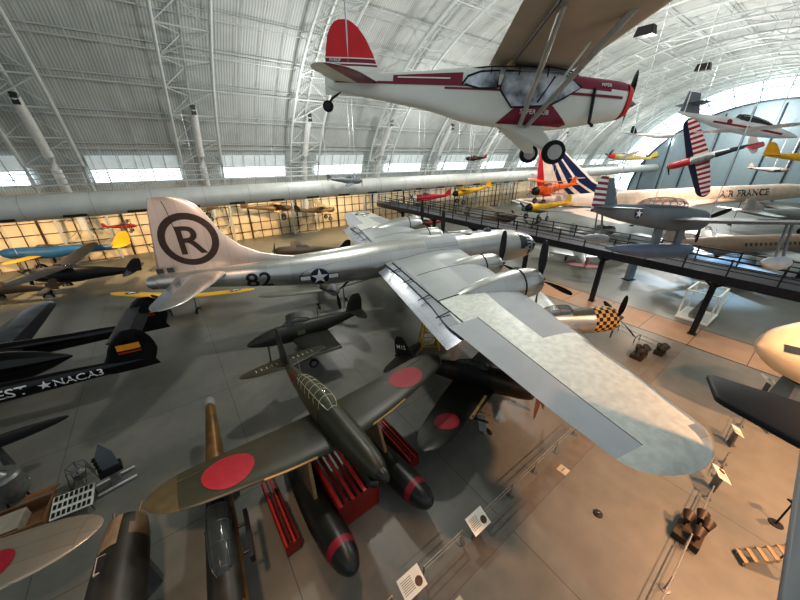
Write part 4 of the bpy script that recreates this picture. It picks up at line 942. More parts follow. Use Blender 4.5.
# --- banked aerobatic plane with striped wings
chi = empty('striped_aerobatic_plane', 'red white and blue aerobatic plane hanging on its side with striped wings', 'airplane', (33.674, 42.327, 11.51), 2.228, -.358, 4.295 - 2 * PI)
F = Fus([(0, 0, .05, .05), (-.1, 0, .32, .32), (-.8, 0, .42, .46), (-2.6, 0, .44, .5), (-4.8, .06, .3, .4), (-7.2, .16, .08, .16), (-7.7, .18, .02, .05)], 4); F.build('fuselage', [WHT, RACE, NAVY], chi, 22, zone=lambda x, y, z: 1 if x > -2.0 else (2 if x < -5.4 or (z > .3 and x < -4.4) else 0))
W = Wing(rounded([(.3, -1.7, 2.0, -.3, .14), (4.2, -2.0, 1.35, .0, .12)], 4.95, 4))
for sg in (-1, 1): W.build('wing', [RACE, WHT, NAVY], chi, sg, spans=[.3 + .3 * i for i in range(14)] + [k[0] for k in W.k if k[0] > 4.2], zone=lambda s, c, up: 2 if c < .32 else int(s / .3) % 2)
sw = Wing(rounded([(.05, -6.7, .8, .15, .08), (.7, -6.8, .6, .15, .08)], 1.05, 3), camber=0)
for sg in (-1, 1): sw.build('tailplane', WHT, chi, sg)
Wing([(.1, -6.3, 1.5, 0, .09), (.8, -6.7, 1.25, 0, .09), (1.5, -7.1, .9, 0, .09)], camber=0).build('fin', MAR2, chi, vert=True)
canopy(chi, [(-2.1, .38, .08, .08, 2.), (-2.5, .42, .3, .4, 2.), (-3.6, .42, .3, .4, 2.), (-4.3, .36, .08, .08, 2.)], GLASSD, DKB, 3)
propeller(chi, (0, 0, 0), 1.0, 3, .4, .1, .18); cable(chi, (-2.6, 2.6, 0)); cable(chi, (-2.6, -2.6, 0))
# --- white plane with long dark canopy
wj = empty('white_canopy_plane', 'white plane with red cheat line and long dark canopy hanging at right', 'airplane', (33.6, 29.6, 14.3), -.09, -.17, 0)
F = Fus([(0, 0, .05, .05), (-.6, 0, .22, .2), (-2., 0, .4, .42), (-4., .0, .5, .56), (-6., .0, .44, .5), (-8.5, .1, .22, .24), (-10.4, .2, .04, .06)], 4); F.build('fuselage', WHT, wj, 24)
for sg in (-1, 1): decal('red_cheat_line', grid_poly(-7.4, -1.6, -.14, .0, 16, 1), MAR2, lambda x, z, s_=sg: F.side(x, z, s_, .015), wj)
canopy(wj, [(-1.9, .22, .08, .06, 2.), (-3., .34, .34, .36, 2.), (-4.6, .44, .4, .44, 2.), (-5.4, .42, .3, .4, 2.)], glass('dark canopy glass', (36, 40, 46), .9), WHT, 1)
W = Wing(rounded([(.3, -4.2, 1.2, -.3, .12), (4.6, -4.35, .8, -.15, .12)], 5.2, 4))
for sg in (-1, 1): W.build('wing', WHT, wj, sg); decal('engine_intake', disc_polys(.2, n=18), MAR2, lambda u, v, s_=sg: F.side(-6.2 + u, .1 + v, s_, .03), wj)
for sg in (-1, 1): Wing([(.05, -8.9, 1., .9, .1), (1.6, -9.2, .7, .9, .1)], camber=0).build('tailplane', SEAG, wj, sg)
Wing([(.1, -8.4, 1.8, 0, .09), (1.0, -8.9, 1.3, 0, .09), (1.7, -9.2, 1.0, 0, .09)], camber=0).build('fin', SEAG, wj, vert=True)
cable(wj, (-3.8, 1.8, -.2)); cable(wj, (-3.8, -1.8, -.2)); cable(wj, (-8.8, 0, .4))
# --- supersonic airliner
AFW = cN('airliner white with warm light tint', (236, 214, 196), .4)  # warm light on the white airliner is mixed into its paint colour
con = empty('supersonic_airliner', 'long white supersonic airliner with blue white red striped fin beyond the walkway', 'airplane', (80.17, 65.84, 6.3), .216, .014)
F = Fus([(9, -1.1, .05, .05), (6., -.7, .6, .55), (1., -.1, 1.15, 1.2), (-5., 0, 1.42, 1.5), (-30., 0, 1.44, 1.55), (-45., .1, 1.42, 1.5), (-54., .4, .9, .95), (-60., .7, .25, .3), (-61.6, .8, .03, .05)], 4); F.build('fuselage', AFW, con, 28)
DW = Wing([(1.2, -17., 38., -.9, .03), (3., -28., 27.5, -.9, .03), (6., -37., 18.5, -.9, .03), (9., -44., 11.5, -.9, .03), (12.2, -51., 4.2, -.9, .03), (12.8, -54, 1.0, -.9, .03)], camber=0)
for sg in (-1, 1): DW.build('wing', AFW, con, sg)
Fc = Wing([(1., -43., 15., 0, .05), (3.2, -48.5, 11., 0, .05), (6.5, -53.5, 6.4, 0, .05), (8.6, -56.6, 3.4, 0, .05)], camber=0)
def cz(s, c, up): 
    k = c * 1.0 + .02 * s
    return 0 if c < .08 else (1 if c < .3 else (0 if c < .36 else (1 if c < .5 else (0 if c < .58 else (1 if c < .66 else (0 if c < .88 else 2))))))
Fc.build('fin', [AFW, cN('airline navy stripe', (26, 34, 76)), cN('airline red stripe', (196, 40, 52))], con, vert=True, spans=[1, 2, 3.2, 4.8, 6.5, 8.6], chs=[0, .02, .08, .16, .22, .3, .36, .42, .5, .58, .66, .74, .82, .88, .94, 1.0], zone=cz)
for sg in (-1, 1):
    for wd, dx in (('AIR', -4.3), ('FRANCE', 2.1)): decal('airline_name', text_polys(wd, 1.15), NAVY, lambda u, v, s_=sg, d=dx: F.side(-16.4 - s_ * (u * 1.3 + d), .35 + v, s_, .05), con)
    MB().box((-38, sg * 5.5, -2.), (11, 2.6, 1.5)).build('engine_nacelle', SIL, con)
    leg(con, -34, sg * 3.5, -1.2, -6.2, .6, .5, sg)
leg(con, -14, 0, -1.2, -6.35, .5, .4, 1)
# --- airliners and other machines behind the walkway
def liner(name, label, loc, h, L, rad, body, wingm, S, belly=None):
    t = empty(name, label, 'airplane', loc, h, 0)
    F = Fus([(0, -.2, .05, .05), (-.02 * L, -.15, .55 * rad, .55 * rad), (-.07 * L, 0, .9 * rad, .95 * rad), (-.15 * L, 0, rad, rad), (-.6 * L, 0, rad, rad), (-.85 * L, .25 * rad, .5 * rad, .6 * rad), (-L, .6 * rad, .06 * rad, .1 * rad)], 4)
    F.build('fuselage', [body, belly or body], t, 26, zone=lambda x, y, z: 1 if z < -.2 * rad else 0)
    for sg in (-1, 1):
        wo = Wing(rounded([(rad * .4, -.32 * L, .17 * L, -.5 * rad, .12), (S * .44, -.42 * L, .07 * L, .1, .1)], S * .5, 3)).build('wing', wingm, t, sg)
        for k in (.18, .32):
            n = Fus([(-.27 * L - .1 * k * L, -.5 * rad, .3 * rad, .3 * rad), (-.29 * L - .1 * k * L, -.5 * rad, .38 * rad, .38 * rad), (-.36 * L - .1 * k * L, -.45 * rad, .36 * rad, .36 * rad), (-.46 * L - .1 * k * L, -.3 * rad, .08, .08)], 3).build('engine_nacelle', wingm, t, 18, y0=sg * S * k)
        Wing([(.2, -.88 * L, .09 * L, .5 * rad, .1), (S * .16, -.92 * L, .05 * L, .5 * rad, .1)], camber=0).build('tailplane', wingm, t, sg)
        [decal('cabin_window', grid_poly(-.16 * L - i * .027 * L, -.16 * L - i * .027 * L - .35, .2 * rad, .2 * rad + .35, 1, 1), NGL, lambda x, z, s_=sg: F.side(x, z, s_, .02), t) for i in range(16)]
        leg(t, -.4 * L, sg * S * .14, -.5 * rad, -loc[2] + .5, .5, .4, sg)
    leg(t, -.08 * L, 0, -.6 * rad, -loc[2] + .4, .4, .3, 1)
    Wing([(.5 * rad, -.84 * L, .14 * L, 0, .09), (1.6 * rad, -.89 * L, .09 * L, 0, .09), (2.4 * rad, -.93 * L, .05 * L, 0, .09)], camber=0).build('fin', body, t, vert=True)
    return t
liner('brown_cream_airliner', 'brown and cream propeller airliner standing behind the walkway at right', (54., 38., 3.0), .1, 24., 1.2, cN('pale brown airliner paint', (150, 128, 108)), SIL, 30., SIL)
liner('silver_airliner', 'slim silver airliner with small dark windows between walkway and white supersonic jet', (84., 51., 4.2), .0, 30., 1.0, SIL, SIL, 32., SIL)
mini('dark_nose_wheel_jet', 'dark grey jet parked under the walkway deck with fat black wheels', (38.5, 32.5, 2.4), .3, 0, 0, 11., 9., 2.2, .8, SEAG2, SEAG2, SEAG2, pos='mid', prop=0, sweep=.4)
mini('silver_swept_jet', 'bare silver swept wing jet parked beyond the walkway column', (33., 48., 2.4), .5, 0, 0, 11., 11., 2.4, .75, SIL, SIL, SIL, pos='low', prop=0, sweep=.5)
mini('white_red_nosed_jet', 'white jet with red nose parked beyond the walkway rail', (46., 47., 2.6), .9, 0, 0, 12., 9., 2.4, .8, WHT, WHT, WHT, pos='mid', prop=0, sweep=.5, nose=RACE)
mini('dark_delta_jet', 'dark swept jet standing far back before the blue door wall', (76., 36., 2.8), .4, 0, 0, 14., 9., 3.4, .9, DKB, SEAG2, DKB, pos='mid', prop=0, sweep=.6)
mini('silver_star_fighter', 'silver propeller fighter with black nose parked beyond the walkway above the bomber nose', (15.5, 47.5, 2.2), -.2, .12, 0, 9.5, 11., 2., .6, SIL, SIL, SIL, nose=DKB)
mini('olive_transport_plane', 'olive brown transport plane parked far beyond the walkway behind the bomber cockpit', (22., 60., 2.2), .3, .05, 0, 11., 13., 2., .8, BRN, BRN, BRN, pos='high')
mini('white_light_twin', 'white light plane hanging past the orange biplane above the walkway', (30., 57., 8.6), .2, 0, 0, 8.5, 10., 1.5, .5, WHT, WHT, WHT, pos='high', prop=2, hung=True)

def at_hall(u, v, z): q = HP(u, v, z); return (q.x, q.y, z)
mini('silver_trainer', 'small silver trainer with dark red tail parked between walkway and white supersonic jet', at_hall(44, 19, 1.9), 1.2, .1, 0, 9., 11., 1.9, .6, SIL, SIL, MAR2)
mini('tan_camouflaged_fighter', 'tan and brown fighter parked beyond the walkway left of the grey floatplane', at_hall(50, 30, 1.9), .9, .12, 0, 9., 11., 1.9, .6, BRN, cN('tan camouflage', (150, 128, 92)), BRN)
mini('teal_jet', 'pale teal swept jet parked beyond the walkway under the orange biplane', at_hall(68, 37, 2.3), .6, 0, 0, 10., 9., 2.2, .7, TEAL, TEAL, TEAL, pos='mid', prop=0, sweep=.5)
mini('maroon_biplane', 'dark red biplane parked beside the walkway railing behind the bomber nose', at_hall(35.5, 43.5, 1.7), .64 + PI, .1, 0, 7., 9., 1.3, .45, MAR2, WHT, MAR2, pos='bi', prop=2)
mini('white_tailed_grey_jet', 'grey jet with white fin parked at far right beyond the walkway', at_hall(58, -9, 2.4), .3, 0, 0, 12., 9., 2.6, .8, SEAG, SEAG, SEAG, pos='mid', prop=0, sweep=.5, fin_m=WHT)

# ------------------------------------------------------------------ bodies without wings and loose wings, lower left
DRK = mat('scuffed dark green black skin', (44, 42, 36), .45, .2, .3, 2.2); BRNZ = mat('worn bronze brown skin', (112, 84, 46), .35, .4, .3, 2.)
hb = Vector((.53, -.85, 0)).normalized(); HH = math.atan2(hb.y, hb.x)
fa = empty('brown_wingless_fuselage', 'long bronze brown fuselage without wings passing under the green seaplane wing', 'aircraft fuselage', (-4.0, 3.1, 2.05), HH)
F = Fus([(.9, -.1, .3, .36), (.0, -.05, .42, .5), (-1.2, 0, .48, .58), (-3.2, .0, .46, .58), (-5.2, .0, .38, .48), (-8., .0, .26, .33), (-9.6, .0, .2, .24)], 4); F.build('fuselage_shell', [BRNZ, DRK], fa, 28, zone=lambda x, y, z: 1 if (z > .3 and x > -5.) else 0)
MB().lathe([(-.7, .17), (-.5, .24), (-.3, .26), (0, .22), (.0, .12)][::-1], (-9.5, 0, 0), 'x', 18, False).build('tail_ring', mat('grey tail ring', (140, 140, 134), .5), fa)
canopy(fa, [(-1.5, .4, .1, .1, 2.), (-1.9, .5, .3, .28, 2.), (-2.9, .52, .36, .34, 2.), (-3.9, .5, .32, .3, 2.), (-4.5, .42, .1, .1, 2.)], GLASSD, mat('dark steel canopy frame', (74, 78, 80), .35, .5), 4)
MB().box((-2.7, .72, .0), (1.6, .12, .3)).tube([(-2.2, .5, 0), (-2.2, .72, 0)], .05).tube([(-3.1, .45, 0), (-3.1, .72, 0)], .05).build('side_fairing', DKB, fa)
for x in (-1., -6.): MB().box((x, 0, -1.25), (.25, .9, 1.6), top=.6).build('fuselage_trestle', mat('grey trestle steel', (96, 98, 98), .5, .4), fa)
fb = empty('dark_engineless_fuselage', 'dark fuselage with bare open front and missing engine standing bottom left', 'aircraft fuselage', (-8.75, 6.0, 2.25), HH + PI)
F = Fus([(0, 0, .4, .44), (-.1, 0, .5, .56), (-.9, 0, .6, .68), (-2.2, 0, .66, .74), (-4.4, 0, .58, .68), (-7., .1, .34, .44)], 4); F.build('fuselage_shell', [DRK, BRN], fb, 28, zone=lambda x, y, z: 1 if (x > -.9 and y < -.3) else 0)
TANM = mat('bare tan metal cowl', (176, 150, 122), .35, .6, .15, 3)
decal('tan_cowl_panel', grid_poly(-1.15, -.1, -.05, .42, 6, 4), TANM, lambda x, y: F.top(x, y, .02), fb)
MB().box((-1.55, .15, .63), (.5, .42, .1)).build('cockpit_opening', mat('pale opening rim', (170, 166, 156), .5, .3), fb)
MB().box((-1.55, .15, .66), (.42, .34, .08)).build('cockpit_well', DARKM, fb)
for (a, b_) in (((.0, .3, .2), (.35, .34, .25)), ((0, -.3, .2), (.4, -.36, .2)), ((0, .3, -.2), (.35, .3, -.24)), ((0, -.3, -.2), (.3, -.3, -.2))): MB().tube([a, b_], .05, 8).build('engine_mount', BRN, fb)
for x in (-.8, -3.5): MB().box((x, 0, -1.4), (.25, .7, 1.65), top=.7).build('fuselage_trestle', mat('grey trestle steel', (96, 98, 98), .5, .4), fb)
SILW = panel_metal('scuffed silver wing skin', (176, 162, 144), (162, 150, 134), .3, .6, .5, 3.)
wl = empty('silver_red_disc_fighter', 'bare silver fighter wing with red disc reaching in at the bottom left corner', 'airplane', (-13.87, .45, 2.7), -1.19, .02)
W = Wing(rounded([(.4, -1.4, 2.3, 0, .14), (2.4, -1.6, 2.05, .12, .14), (5.0, -2.0, 1.6, .26, .12)], 6.5, 6))
for sg in (1,):
    wo = W.build('wing', SILW, wl, sg, spans=[.4 + .4 * i for i in range(12)] + [k[0] for k in W.k if k[0] > 5.0])
    decal('red_disc', disc_polys(.5, n=32), HINO, wing_fn(W, -2.6, 4.15, sg), wo)
    leg(wl, -2.2, sg * 1.6, -.1, -2.5, .36, .22, sg)
F = Fus([(0, 0, .3, .3), (-1, 0, .5, .55), (-3, 0, .5, .6), (-6., .1, .26, .36), (-8., .2, .05, .08)], 4); F.build('fuselage', SILW, wl, 24)
W.build('wing', SILW, wl, -1)
leg(wl, -2.2, -1.6, -.1, -2.5, .36, .22, -1)
bl = empty('black_wing_section', 'narrow black wing tip pointing in from the left edge below the black fighter', 'aircraft wing', (-19.2, 7.6, 1.9), -.85 - .02)
W = Wing(rounded([(.0, .6, 1.2, 0, .12), (3., .45, 1.0, 0, .12)], 4.9, 5)); W.build('wing_skin', GBLK, bl, 1)
MB().box((0, .8, -.95), (.5, .2, 1.9), top=.5).build('wing_trestle', mat('grey trestle steel', (96, 98, 98), .5, .4), bl)
MB().box((0, 2.6, -.95), (.5, .2, 1.9), top=.5).build('wing_trestle', mat('grey trestle steel', (96, 98, 98), .5, .4), bl)
# ------------------------------------------------------------------ displays on the floor, left
WOOD = mat('crate plywood', (122, 88, 58), .6, 0, .15, 3); GRYM = mat('grey engine casting', (128, 130, 126), .4, .6, .15, 5)
t = empty('crated_engine_box', 'open wooden shipping crate with plywood sides on the floor at left', 'crate', (-14.55, 7.0, 0), .55)
for (c, d) in (((0, -.62, .3), (2.0, .06, .6)), ((0, .62, .3), (2.0, .06, .6)), ((-.98, 0, .3), (.06, 1.2, .6)), ((.98, 0, .3), (.06, 1.2, .6))): MB().box(c, d).build('crate_side', WOOD, t)
MB().box((0, 0, .08), (2.0, 1.2, .1)).build('crate_floor', WOOD, t)
MB().box((.5, 1.0, .5), (.9, .6, .06), rx=-.5).build('crate_lid', mat('reddish plywood lid', (140, 88, 52), .6), t)
MB().box((-.3, 0, .35), (1.1, .9, .4)).build('crate_load', mat('beige wrapped load', (150, 142, 126), .7), t)
t = empty('round_jet_engine', 'grey round jet engine section standing on the floor at the left edge', 'engine', (-16.0, 8.2, 0), .3)
t.scale = (.72, .72, .8)
MB().lathe([(-.7, .3), (-.7, .62), (-.5, .74), (-.1, .8), (.3, .72), (.6, .8), (.75, .7), (.75, .35)], (0, 0, 1.0), 'z', 28).build('engine_casing', GRYM, t)
MB().lathe([(0, .34), (.05, .3), (.22, .06)], (0, 0, 1.75), 'z', 20).build('engine_cone', STEEL, t)
for k in range(4): MB().tube([(.6 * math.cos(k * PI / 2), .6 * math.sin(k * PI / 2), 0), (.5 * math.cos(k * PI / 2), .5 * math.sin(k * PI / 2), .5)], .05).build('stand_leg', BLACK, t)
for a in (0.5, 2.2, 3.8): MB().tube([(.78 * math.cos(a + x * .3), .78 * math.sin(a + x * .3), .7 + .1 * x) for x in range(4)], .05, 8).build('oil_pipe', STEEL, t)
t = empty('slotted_rack', 'white tilted rack panel with rows of dark slots next to the crate', 'display rack', (-13.0, 7.75, 0), .55)
MB().box((0, 0, .5), (1.25, .9, .06), rx=.25).build('rack_panel', mat('white rack panel', (206, 206, 196), .5), t)
for i in range(3):
    for j in range(8): MB().box((-.52 + .148 * j, -.3 + .3 * i, .545 + .077 * (i - 1)), (.085, .18, .04), rx=.25).build('rack_slot', BLACK, t)
for (x, y) in ((-.55, -.35), (.55, -.35), (-.55, .35), (.55, .35)): MB().tube([(x, y, 0), (x, y, .5 + y * .25)], .03).build('rack_leg', STEEL, t)
t = empty('wire_frame_engine', 'thin wire frame stand with a small bare engine behind the slotted rack', 'engine stand', (-13.9, 8.95, 0), .4)
b = MB()
for k in range(6):
    a, c = k * PI / 3, (k + 1) * PI / 3; P = lambda a, z, r_: (r_ * math.cos(a), r_ * math.sin(a), z)
    b.tube([P(a, 0, .5), P(a, .9, .35)], .02, 5).tube([P(a, .9, .35), P(c, .9, .35)], .02, 5).tube([P(a, 0, .5), P(c, .9, .35)], .015, 5)
b.build('wire_frame', STEEL, t); MB().lathe([(.2, .1), (.3, .22), (.6, .24), (.75, .12)], (0, 0, 0), 'z', 16).build('bare_engine', GRYM, t)
t = empty('upright_tail_stand', 'dark upright toothed fin on a small two rail stand on open floor', 'display stand', (-12.35, 8.9, 0), .8)
for y in (-.3, .3): MB().box((0, y, .1), (1.3, .07, .07)).build('stand_rail', mat('white stand rail', (208, 208, 204), .5), t)
MB().box((0, 0, .45), (.35, .5, .7), top=.6).build('stand_block', GRYM, t); MB().box((0, 0, .85), (.75, .5, .22)).build('machine_body', BLACK, t)
f_ = MB().add([(-.3, -.03, .9), (.3, -.03, .9), (.3, -.03, 1.7), (.05, -.03, 2.35), (-.22, -.03, 1.8), (-.3, .03, .9), (.3, .03, .9), (.3, .03, 1.7), (.05, .03, 2.35), (-.22, .03, 1.8)], [[0, 1, 2, 3, 4], [9, 8, 7, 6, 5], [0, 5, 6, 1], [1, 6, 7, 2], [2, 7, 8, 3], [3, 8, 9, 4], [4, 9, 5, 0]]).build('toothed_fin', SEAG2, t)
for i in range(4): MB().lathe([(-.06, .07), (.06, .07)], (-.3, 0, 1.05 + .2 * i), 'y', 10).build('fin_tooth', BLACK, f_)

# ------------------------------------------------------------------ barriers, panels and lights on the floor
RAIL = mat('brushed rail steel', (168, 164, 154), .35, .8, .1)
def barrier(u0, u1, v, label, n, z=.75, gap=.28):
    o = HP(u0, v); t = empty('low_barrier', label, 'barrier', o, HA, group=None); L = u1 - u0
    for (zz, dy) in ((z, 0), (z - gap, .0)): MB().tube([(0, dy, zz), (L, dy, zz)], .02, 6).build('barrier_rail', RAIL, t)
    for i in range(n): 
        x = L * i / (n - 1); q = MB().tube([(x, 0, .02), (x, 0, z)], .03, 8).build('barrier_post', RAIL, t); MB().lathe([(0, .16), (.02, .15), (.03, .03)], (x, 0, 0), 'z', 16).build('post_foot', STEEL, q)
barrier(-1.2, 2.6, 3.95, 'low steel barrier left of the lower white reading panel', 3)
barrier(3.9, 5.7, 3.95, 'low steel barrier between the two white reading panels', 2)
barrier(6.9, 14., 3.95, 'long low steel barrier running under the silver wing from the upper panel', 5)
barrier(6., 12.2, -1.0, 'low barrier leading up to the dark lamp cluster on the warm floor', 4)
barrier(13.6, 15.2, -1.0, 'short low barrier between the lamp cluster and the black and white panel', 2)
barrier(16.7, 17.9, -1.0, 'low barrier between the black and white panel and the small grey panel', 3)
barrier(19.6, 21.6, -1.0, 'short low barrier just beyond the small grey panel near the black wing', 2)
PAPER = mat('reading panel face', (232, 224, 206), .4, 0, .04, 6); PRT = mat('panel print', (150, 140, 122), .6); PIC = mat('panel picture', (92, 62, 40), .5, 0, .3, 8)
def panel(loc, h, label, size=(.82, .6), pic=True):
    t = empty('reading_panel', label, 'sign', (loc[0], loc[1], 0), h, group='reading panels by the barriers')
    MB().box((0, 0, .45), (.06, .4, .9)).build('panel_post', STEEL, t)
    f_ = MB().box((0, 0, .95), (size[1], size[0], .03), ry=.45).build('panel_board', PAPER, t)
    m3 = Matrix.Rotation(.45, 3, 'Y')
    fn = lambda u, v: m3 @ Vector((-v, u, .02)) + Vector((0, 0, .95))
    decal('printed_lines', [q for i in range(7) for q in grid_poly(-size[0] * .42, size[0] * .05, .17 - .055 * i, .19 - .055 * i, 1, 1)], PRT, fn, f_)
    if pic: decal('printed_picture', disc_polys(.13, n=20, nr=1, cx=size[0] * .26, cy=-.08), PIC, fn, f_)
PH = HA - PI / 2
panel((2.83, 6.77), PH, 'upper lit white reading panel on the barrier below the green seaplane')
panel((.37, 4.97), PH, 'lower lit white reading panel at the bottom edge of the barrier')
panel((13.39, 8.6), PH + .5, 'white and black reading panel just past the silver wing tip', (.7, .5))
panel((16.25, 10.82), PH + .4, 'small grey reading panel half hidden below the black wing', (.6, .4), False)
panel((21.7, 14.4), PH + .4, 'white reading panel beside the tip of the cream nose', (1., .7))
def lampcluster(loc, label, k=1.):
    t = empty('floor_lamp_cluster', label, 'lamp cluster', (loc[0], loc[1], 0), HA)
    MB().box((0, 0, .15), (1.5 * k, .9 * k, .3)).build('lamp_base', mat('dark bronze lamp base', (66, 56, 44), .5, .3), t)
    for (x, y, a) in ((-.5, -.2, .4), (0, .25, -.3), (.5, -.1, .9), (.2, -.35, 2.)):
        q = MB().tube([(x * k, y * k, .3), (x * k, y * k, .75 * k)], .04).build('lamp_arm', BLACK, t)
        MB().lathe([(-.2, .1), (.1, .17), (.22, .2), (.22, .14)], (x * k + .05, y * k, .8 * k), 'x', 14).build('lamp_head', mat('dark bronze lamp base', (66, 56, 44), .5, .3), q)
lampcluster((10.9, 6.85), 'dark bronze lamp cluster on the warm floor below the silver wing tip', .85)
lampcluster((16.9, 18.2), 'dark lamp cluster on the floor in front of the checkered nose', .8)
lampcluster((18.7, 18.6), 'small dark lamp cluster at the end of the two floor rails', .6)
t = empty('floor_rail_pair', 'pair of low rails leading from the checkered nose towards the lamps', 'barrier', (17.4, 21.6, 0), -1.1)
for y in (-.35, .35): MB().tube([(0, y, .5), (3.3, y, .5)], .03).build('barrier_rail', RAIL, t)
for x in (0, 1.6, 3.2): MB().tube([(x, -.35, 0), (x, -.35, .5), (x, .35, .5), (x, .35, 0)], .03).build('barrier_post', BLACK, t)
# strip under the walkway and its two dark lines
tag(strip('trim_23', -10, 0, 0, 1, 0, WD), kind='structure')
def vstrip(name, u0, u1, v0, v1, z, m): return tag(strip(name, u0, u1, v0, v1, z, m), kind='structure')
bpy.data.objects.remove(bpy.data.objects['trim_23'])
vstrip('trim_23', 29.0, 29.12, -14, 40, .006, BLACK); vstrip('trim_24', 32.9, 33.0, -14, 40, .006, BLACK)
vstrip('trim_25', 29.12, 32.9, -14, 40, .004, mat('tan walkway paving', (150, 128, 106), .5, 0, .08, 1))
for i in range(14): vstrip('trim_%d' % (26 + i), 29.12, 32.9, -13 + 3.2 * i, -12.95 + 3.2 * i, .007, mat('paving joint', (84, 72, 60), .6))
# glass display case
t = empty('display_case', 'white framed glass display case behind the near walkway column', 'display case', (26.2, 24.2, 0), .62)
FRW = mat('white case frame with glow', (222, 222, 210), .4, 0, .05, 2, emit=.15)  # frame brightened by a faint glow of its own
for x in (-1.5, 1.5):
    for y in (-1., 1.): MB().box((x, y, 1.3), (.12, .12, 2.6)).build('case_post', FRW, t)
for z in (.12, 2.6): 
    for y in (-1., 1.): MB().box((0, y, z), (3.1, .12, .12)).build('case_rail', FRW, t)
    for x in (-1.5, 1.5): MB().box((x, 0, z), (.12, 2.1, .12)).build('case_rail', FRW, t)
MB().box((0, 0, .08), (3.2, 2.2, .14)).build('case_base', WHT, t)
MB().box((0, 0, 1.35), (2.96, 1.96, 2.4)).build('case_glass', glass('case glass', (190, 200, 200), .16), t)
for (x, z) in ((-.8, .5), (.5, .7), (.1, .4)): MB().lathe([(.15, .3), (.4, .34), (z + .4, .18), (z + .8, .05)], (x, .1, 0), 'z', 14).build('case_exhibit', GRYM, t)
t = empty('dark_info_post', 'dark square information post on open floor beyond the checkered fighter', 'post', (26.2, 33.2, 0), .3)
MB().box((0, 0, 1.1), (.9, .5, 2.2), top=.85).build('post_body', SEAG2, t); MB().box((0, 0, .05), (1.2, .8, .1)).build('post_foot', BLACK, t)
# rolling stair
t = empty('rolling_stair', 'small pale rolling stair standing on the warm floor at right', 'stair', (12.6, 5.9, 0), -.25)
t.scale = (.72, .72, .72)
for y in (-.3, .3):
    MB().tube([(-.9, y, .1), (.9, y, 1.6)], .04).build('stair_rail', mat('pale stair steel', (150, 132, 108), .45, .4), t); MB().tube([(.9, y, 0), (.9, y, 1.6)], .035).build('stair_post', BRN, t)
for i in range(6): MB().box((-.75 + .3 * i, 0, .25 + .25 * i), (.24, .6, .04)).build('stair_tread', mat('pale stair steel', (150, 132, 108), .45, .4), t)
for (x, y) in ((-.85, -.3), (-.85, .3), (.9, -.3), (.9, .3)): wheel(t, (x, y, .07), .07, .05)
t = empty('leaning_pole_stand', 'thin dark pole stand on the warm floor beside the grey wing', 'stand', (14.6, 7.2, 0), 0)
MB().tube([(0, 0, 0), (0, 0, 1.3)], .03).build('stand_pole', BLACK, t); MB().box((0, 0, 1.3), (.35, .2, .06), ry=.4).build('stand_top', BLACK, t); MB().lathe([(0, .22), (.03, .2), (.04, .03)], (0, 0, 0), 'z', 16).build('stand_foot', BLACK, t)
t = empty('floor_drain_box', 'small dark round cover lying on open floor beside the silver wing', 'floor cover', (7.9, 7.56, 0))
MB().lathe([(0, .17), (.05, .16), (.07, .05)], (0, 0, 0), 'z', 18).build('cover_lid', BLACK, t); MB().tube([(-.08, 0, .07), (-.05, 0, .1), (.05, 0, .1), (.08, 0, .07)], .012).build('cover_handle', STEEL, t)
for (x, y, lb) in ((7.41, 9.46, 'pale square floor plate beside the barrier under the silver wing'), (1.9, 4.75, 'pale square floor plate at the bottom edge near the lower panel')):
    t = empty('floor_plate', lb, 'floor plate', (x, y, .0), HA); MB().box((0, 0, .015), (.42, .42, .02)).build('plate_face', mat('pale floor plate', (176, 170, 152), .5), t); MB().tube([(-.12, 0, .026), (.12, 0, .026)], .012).build('plate_slot', BLACK, t)
# ------------------------------------------------------------------ things reaching in at the right
MBK = mat('matt black wing paint', (20, 21, 23), .6, 0, .15, 2)
def slab(t, name, pts, z, th, m):
    o = t.matrix_world.translation; n = len(pts); c = sum((Vector((x, y, 0)) for x, y in pts), Vector()) / n
    rings = []
    for (k, dz) in ((.97, -th / 2), (1., -th * .3), (1., th * .3), (.97, th / 2)):
        rings.append([c + (Vector((x, y, 0)) - c) * k + Vector((-o.x, -o.y, z + dz - o.z)) for x, y in pts])
    return MB().loft(rings).build(name, m, t, 50)
t = empty('black_wing_tip', 'flat matt black squared wing tip jutting in from the right edge', 'aircraft wing', (9.2, 4.6, 8.))
slab(t, 'wing_skin', BLKPTS, 8., .16, MBK)
MB().tube([(-.55, .25, .06), (-.55, .25, .14)], .03).build('tip_light', WHT, t); cable(t, (.3, .1, .06))
t = empty('cream_nosed_aircraft', 'cream aircraft nose with dark windshield strip entering at the right edge', 'airplane', (17.0, 12.45, 4.75), 2.95)
CRN = mat('cream nose paint', (228, 208, 176), .45, 0, .06, 1)
F = Fus([(0, 0, .05, .05), (-.3, 0, .5, .5), (-1.2, -.1, 1.15, 1.15), (-2.6, -.2, 1.65, 1.6), (-5., -.2, 1.8, 1.7), (-8., 0, 1.2, 1.2)], 4); F.build('fuselage', CRN, t, 28)
for sg in (-1, 1): decal('windshield_strip', grid_poly(-2.6, -.5, .12, .42, 8, 3), NGL, lambda x, z, s_=sg: F.side(x, z + .1 * -x, s_, .03), t); decal('windshield_pane', grid_poly(-2.1, -1.6, .2, .38, 2, 2), WHITE, lambda x, z, s_=sg: F.side(x, z + .1 * -x, s_, .05), t)
wo = Wing([(1., -4., 2., 0, .12), (6., -4.4, 1.2, .2, .12)]).build('wing', CRN, t, 1)
for (x, y) in ((-2.2, 0), (-5., 0)): MB().box((x, y, -3.25), (.4, 1.2, 3.0), top=.6).build('display_pedestal', SEAG2, t)
t = empty('grey_wing_edge', 'smooth grey wing panel cutting across the lower right corner', 'aircraft wing', (5.2, 2.2, 9.5))
slab(t, 'wing_skin', GREYPTS, 9.5, .12, mat('smooth mid grey paint', (112, 116, 118), .5, 0, .06, 1))
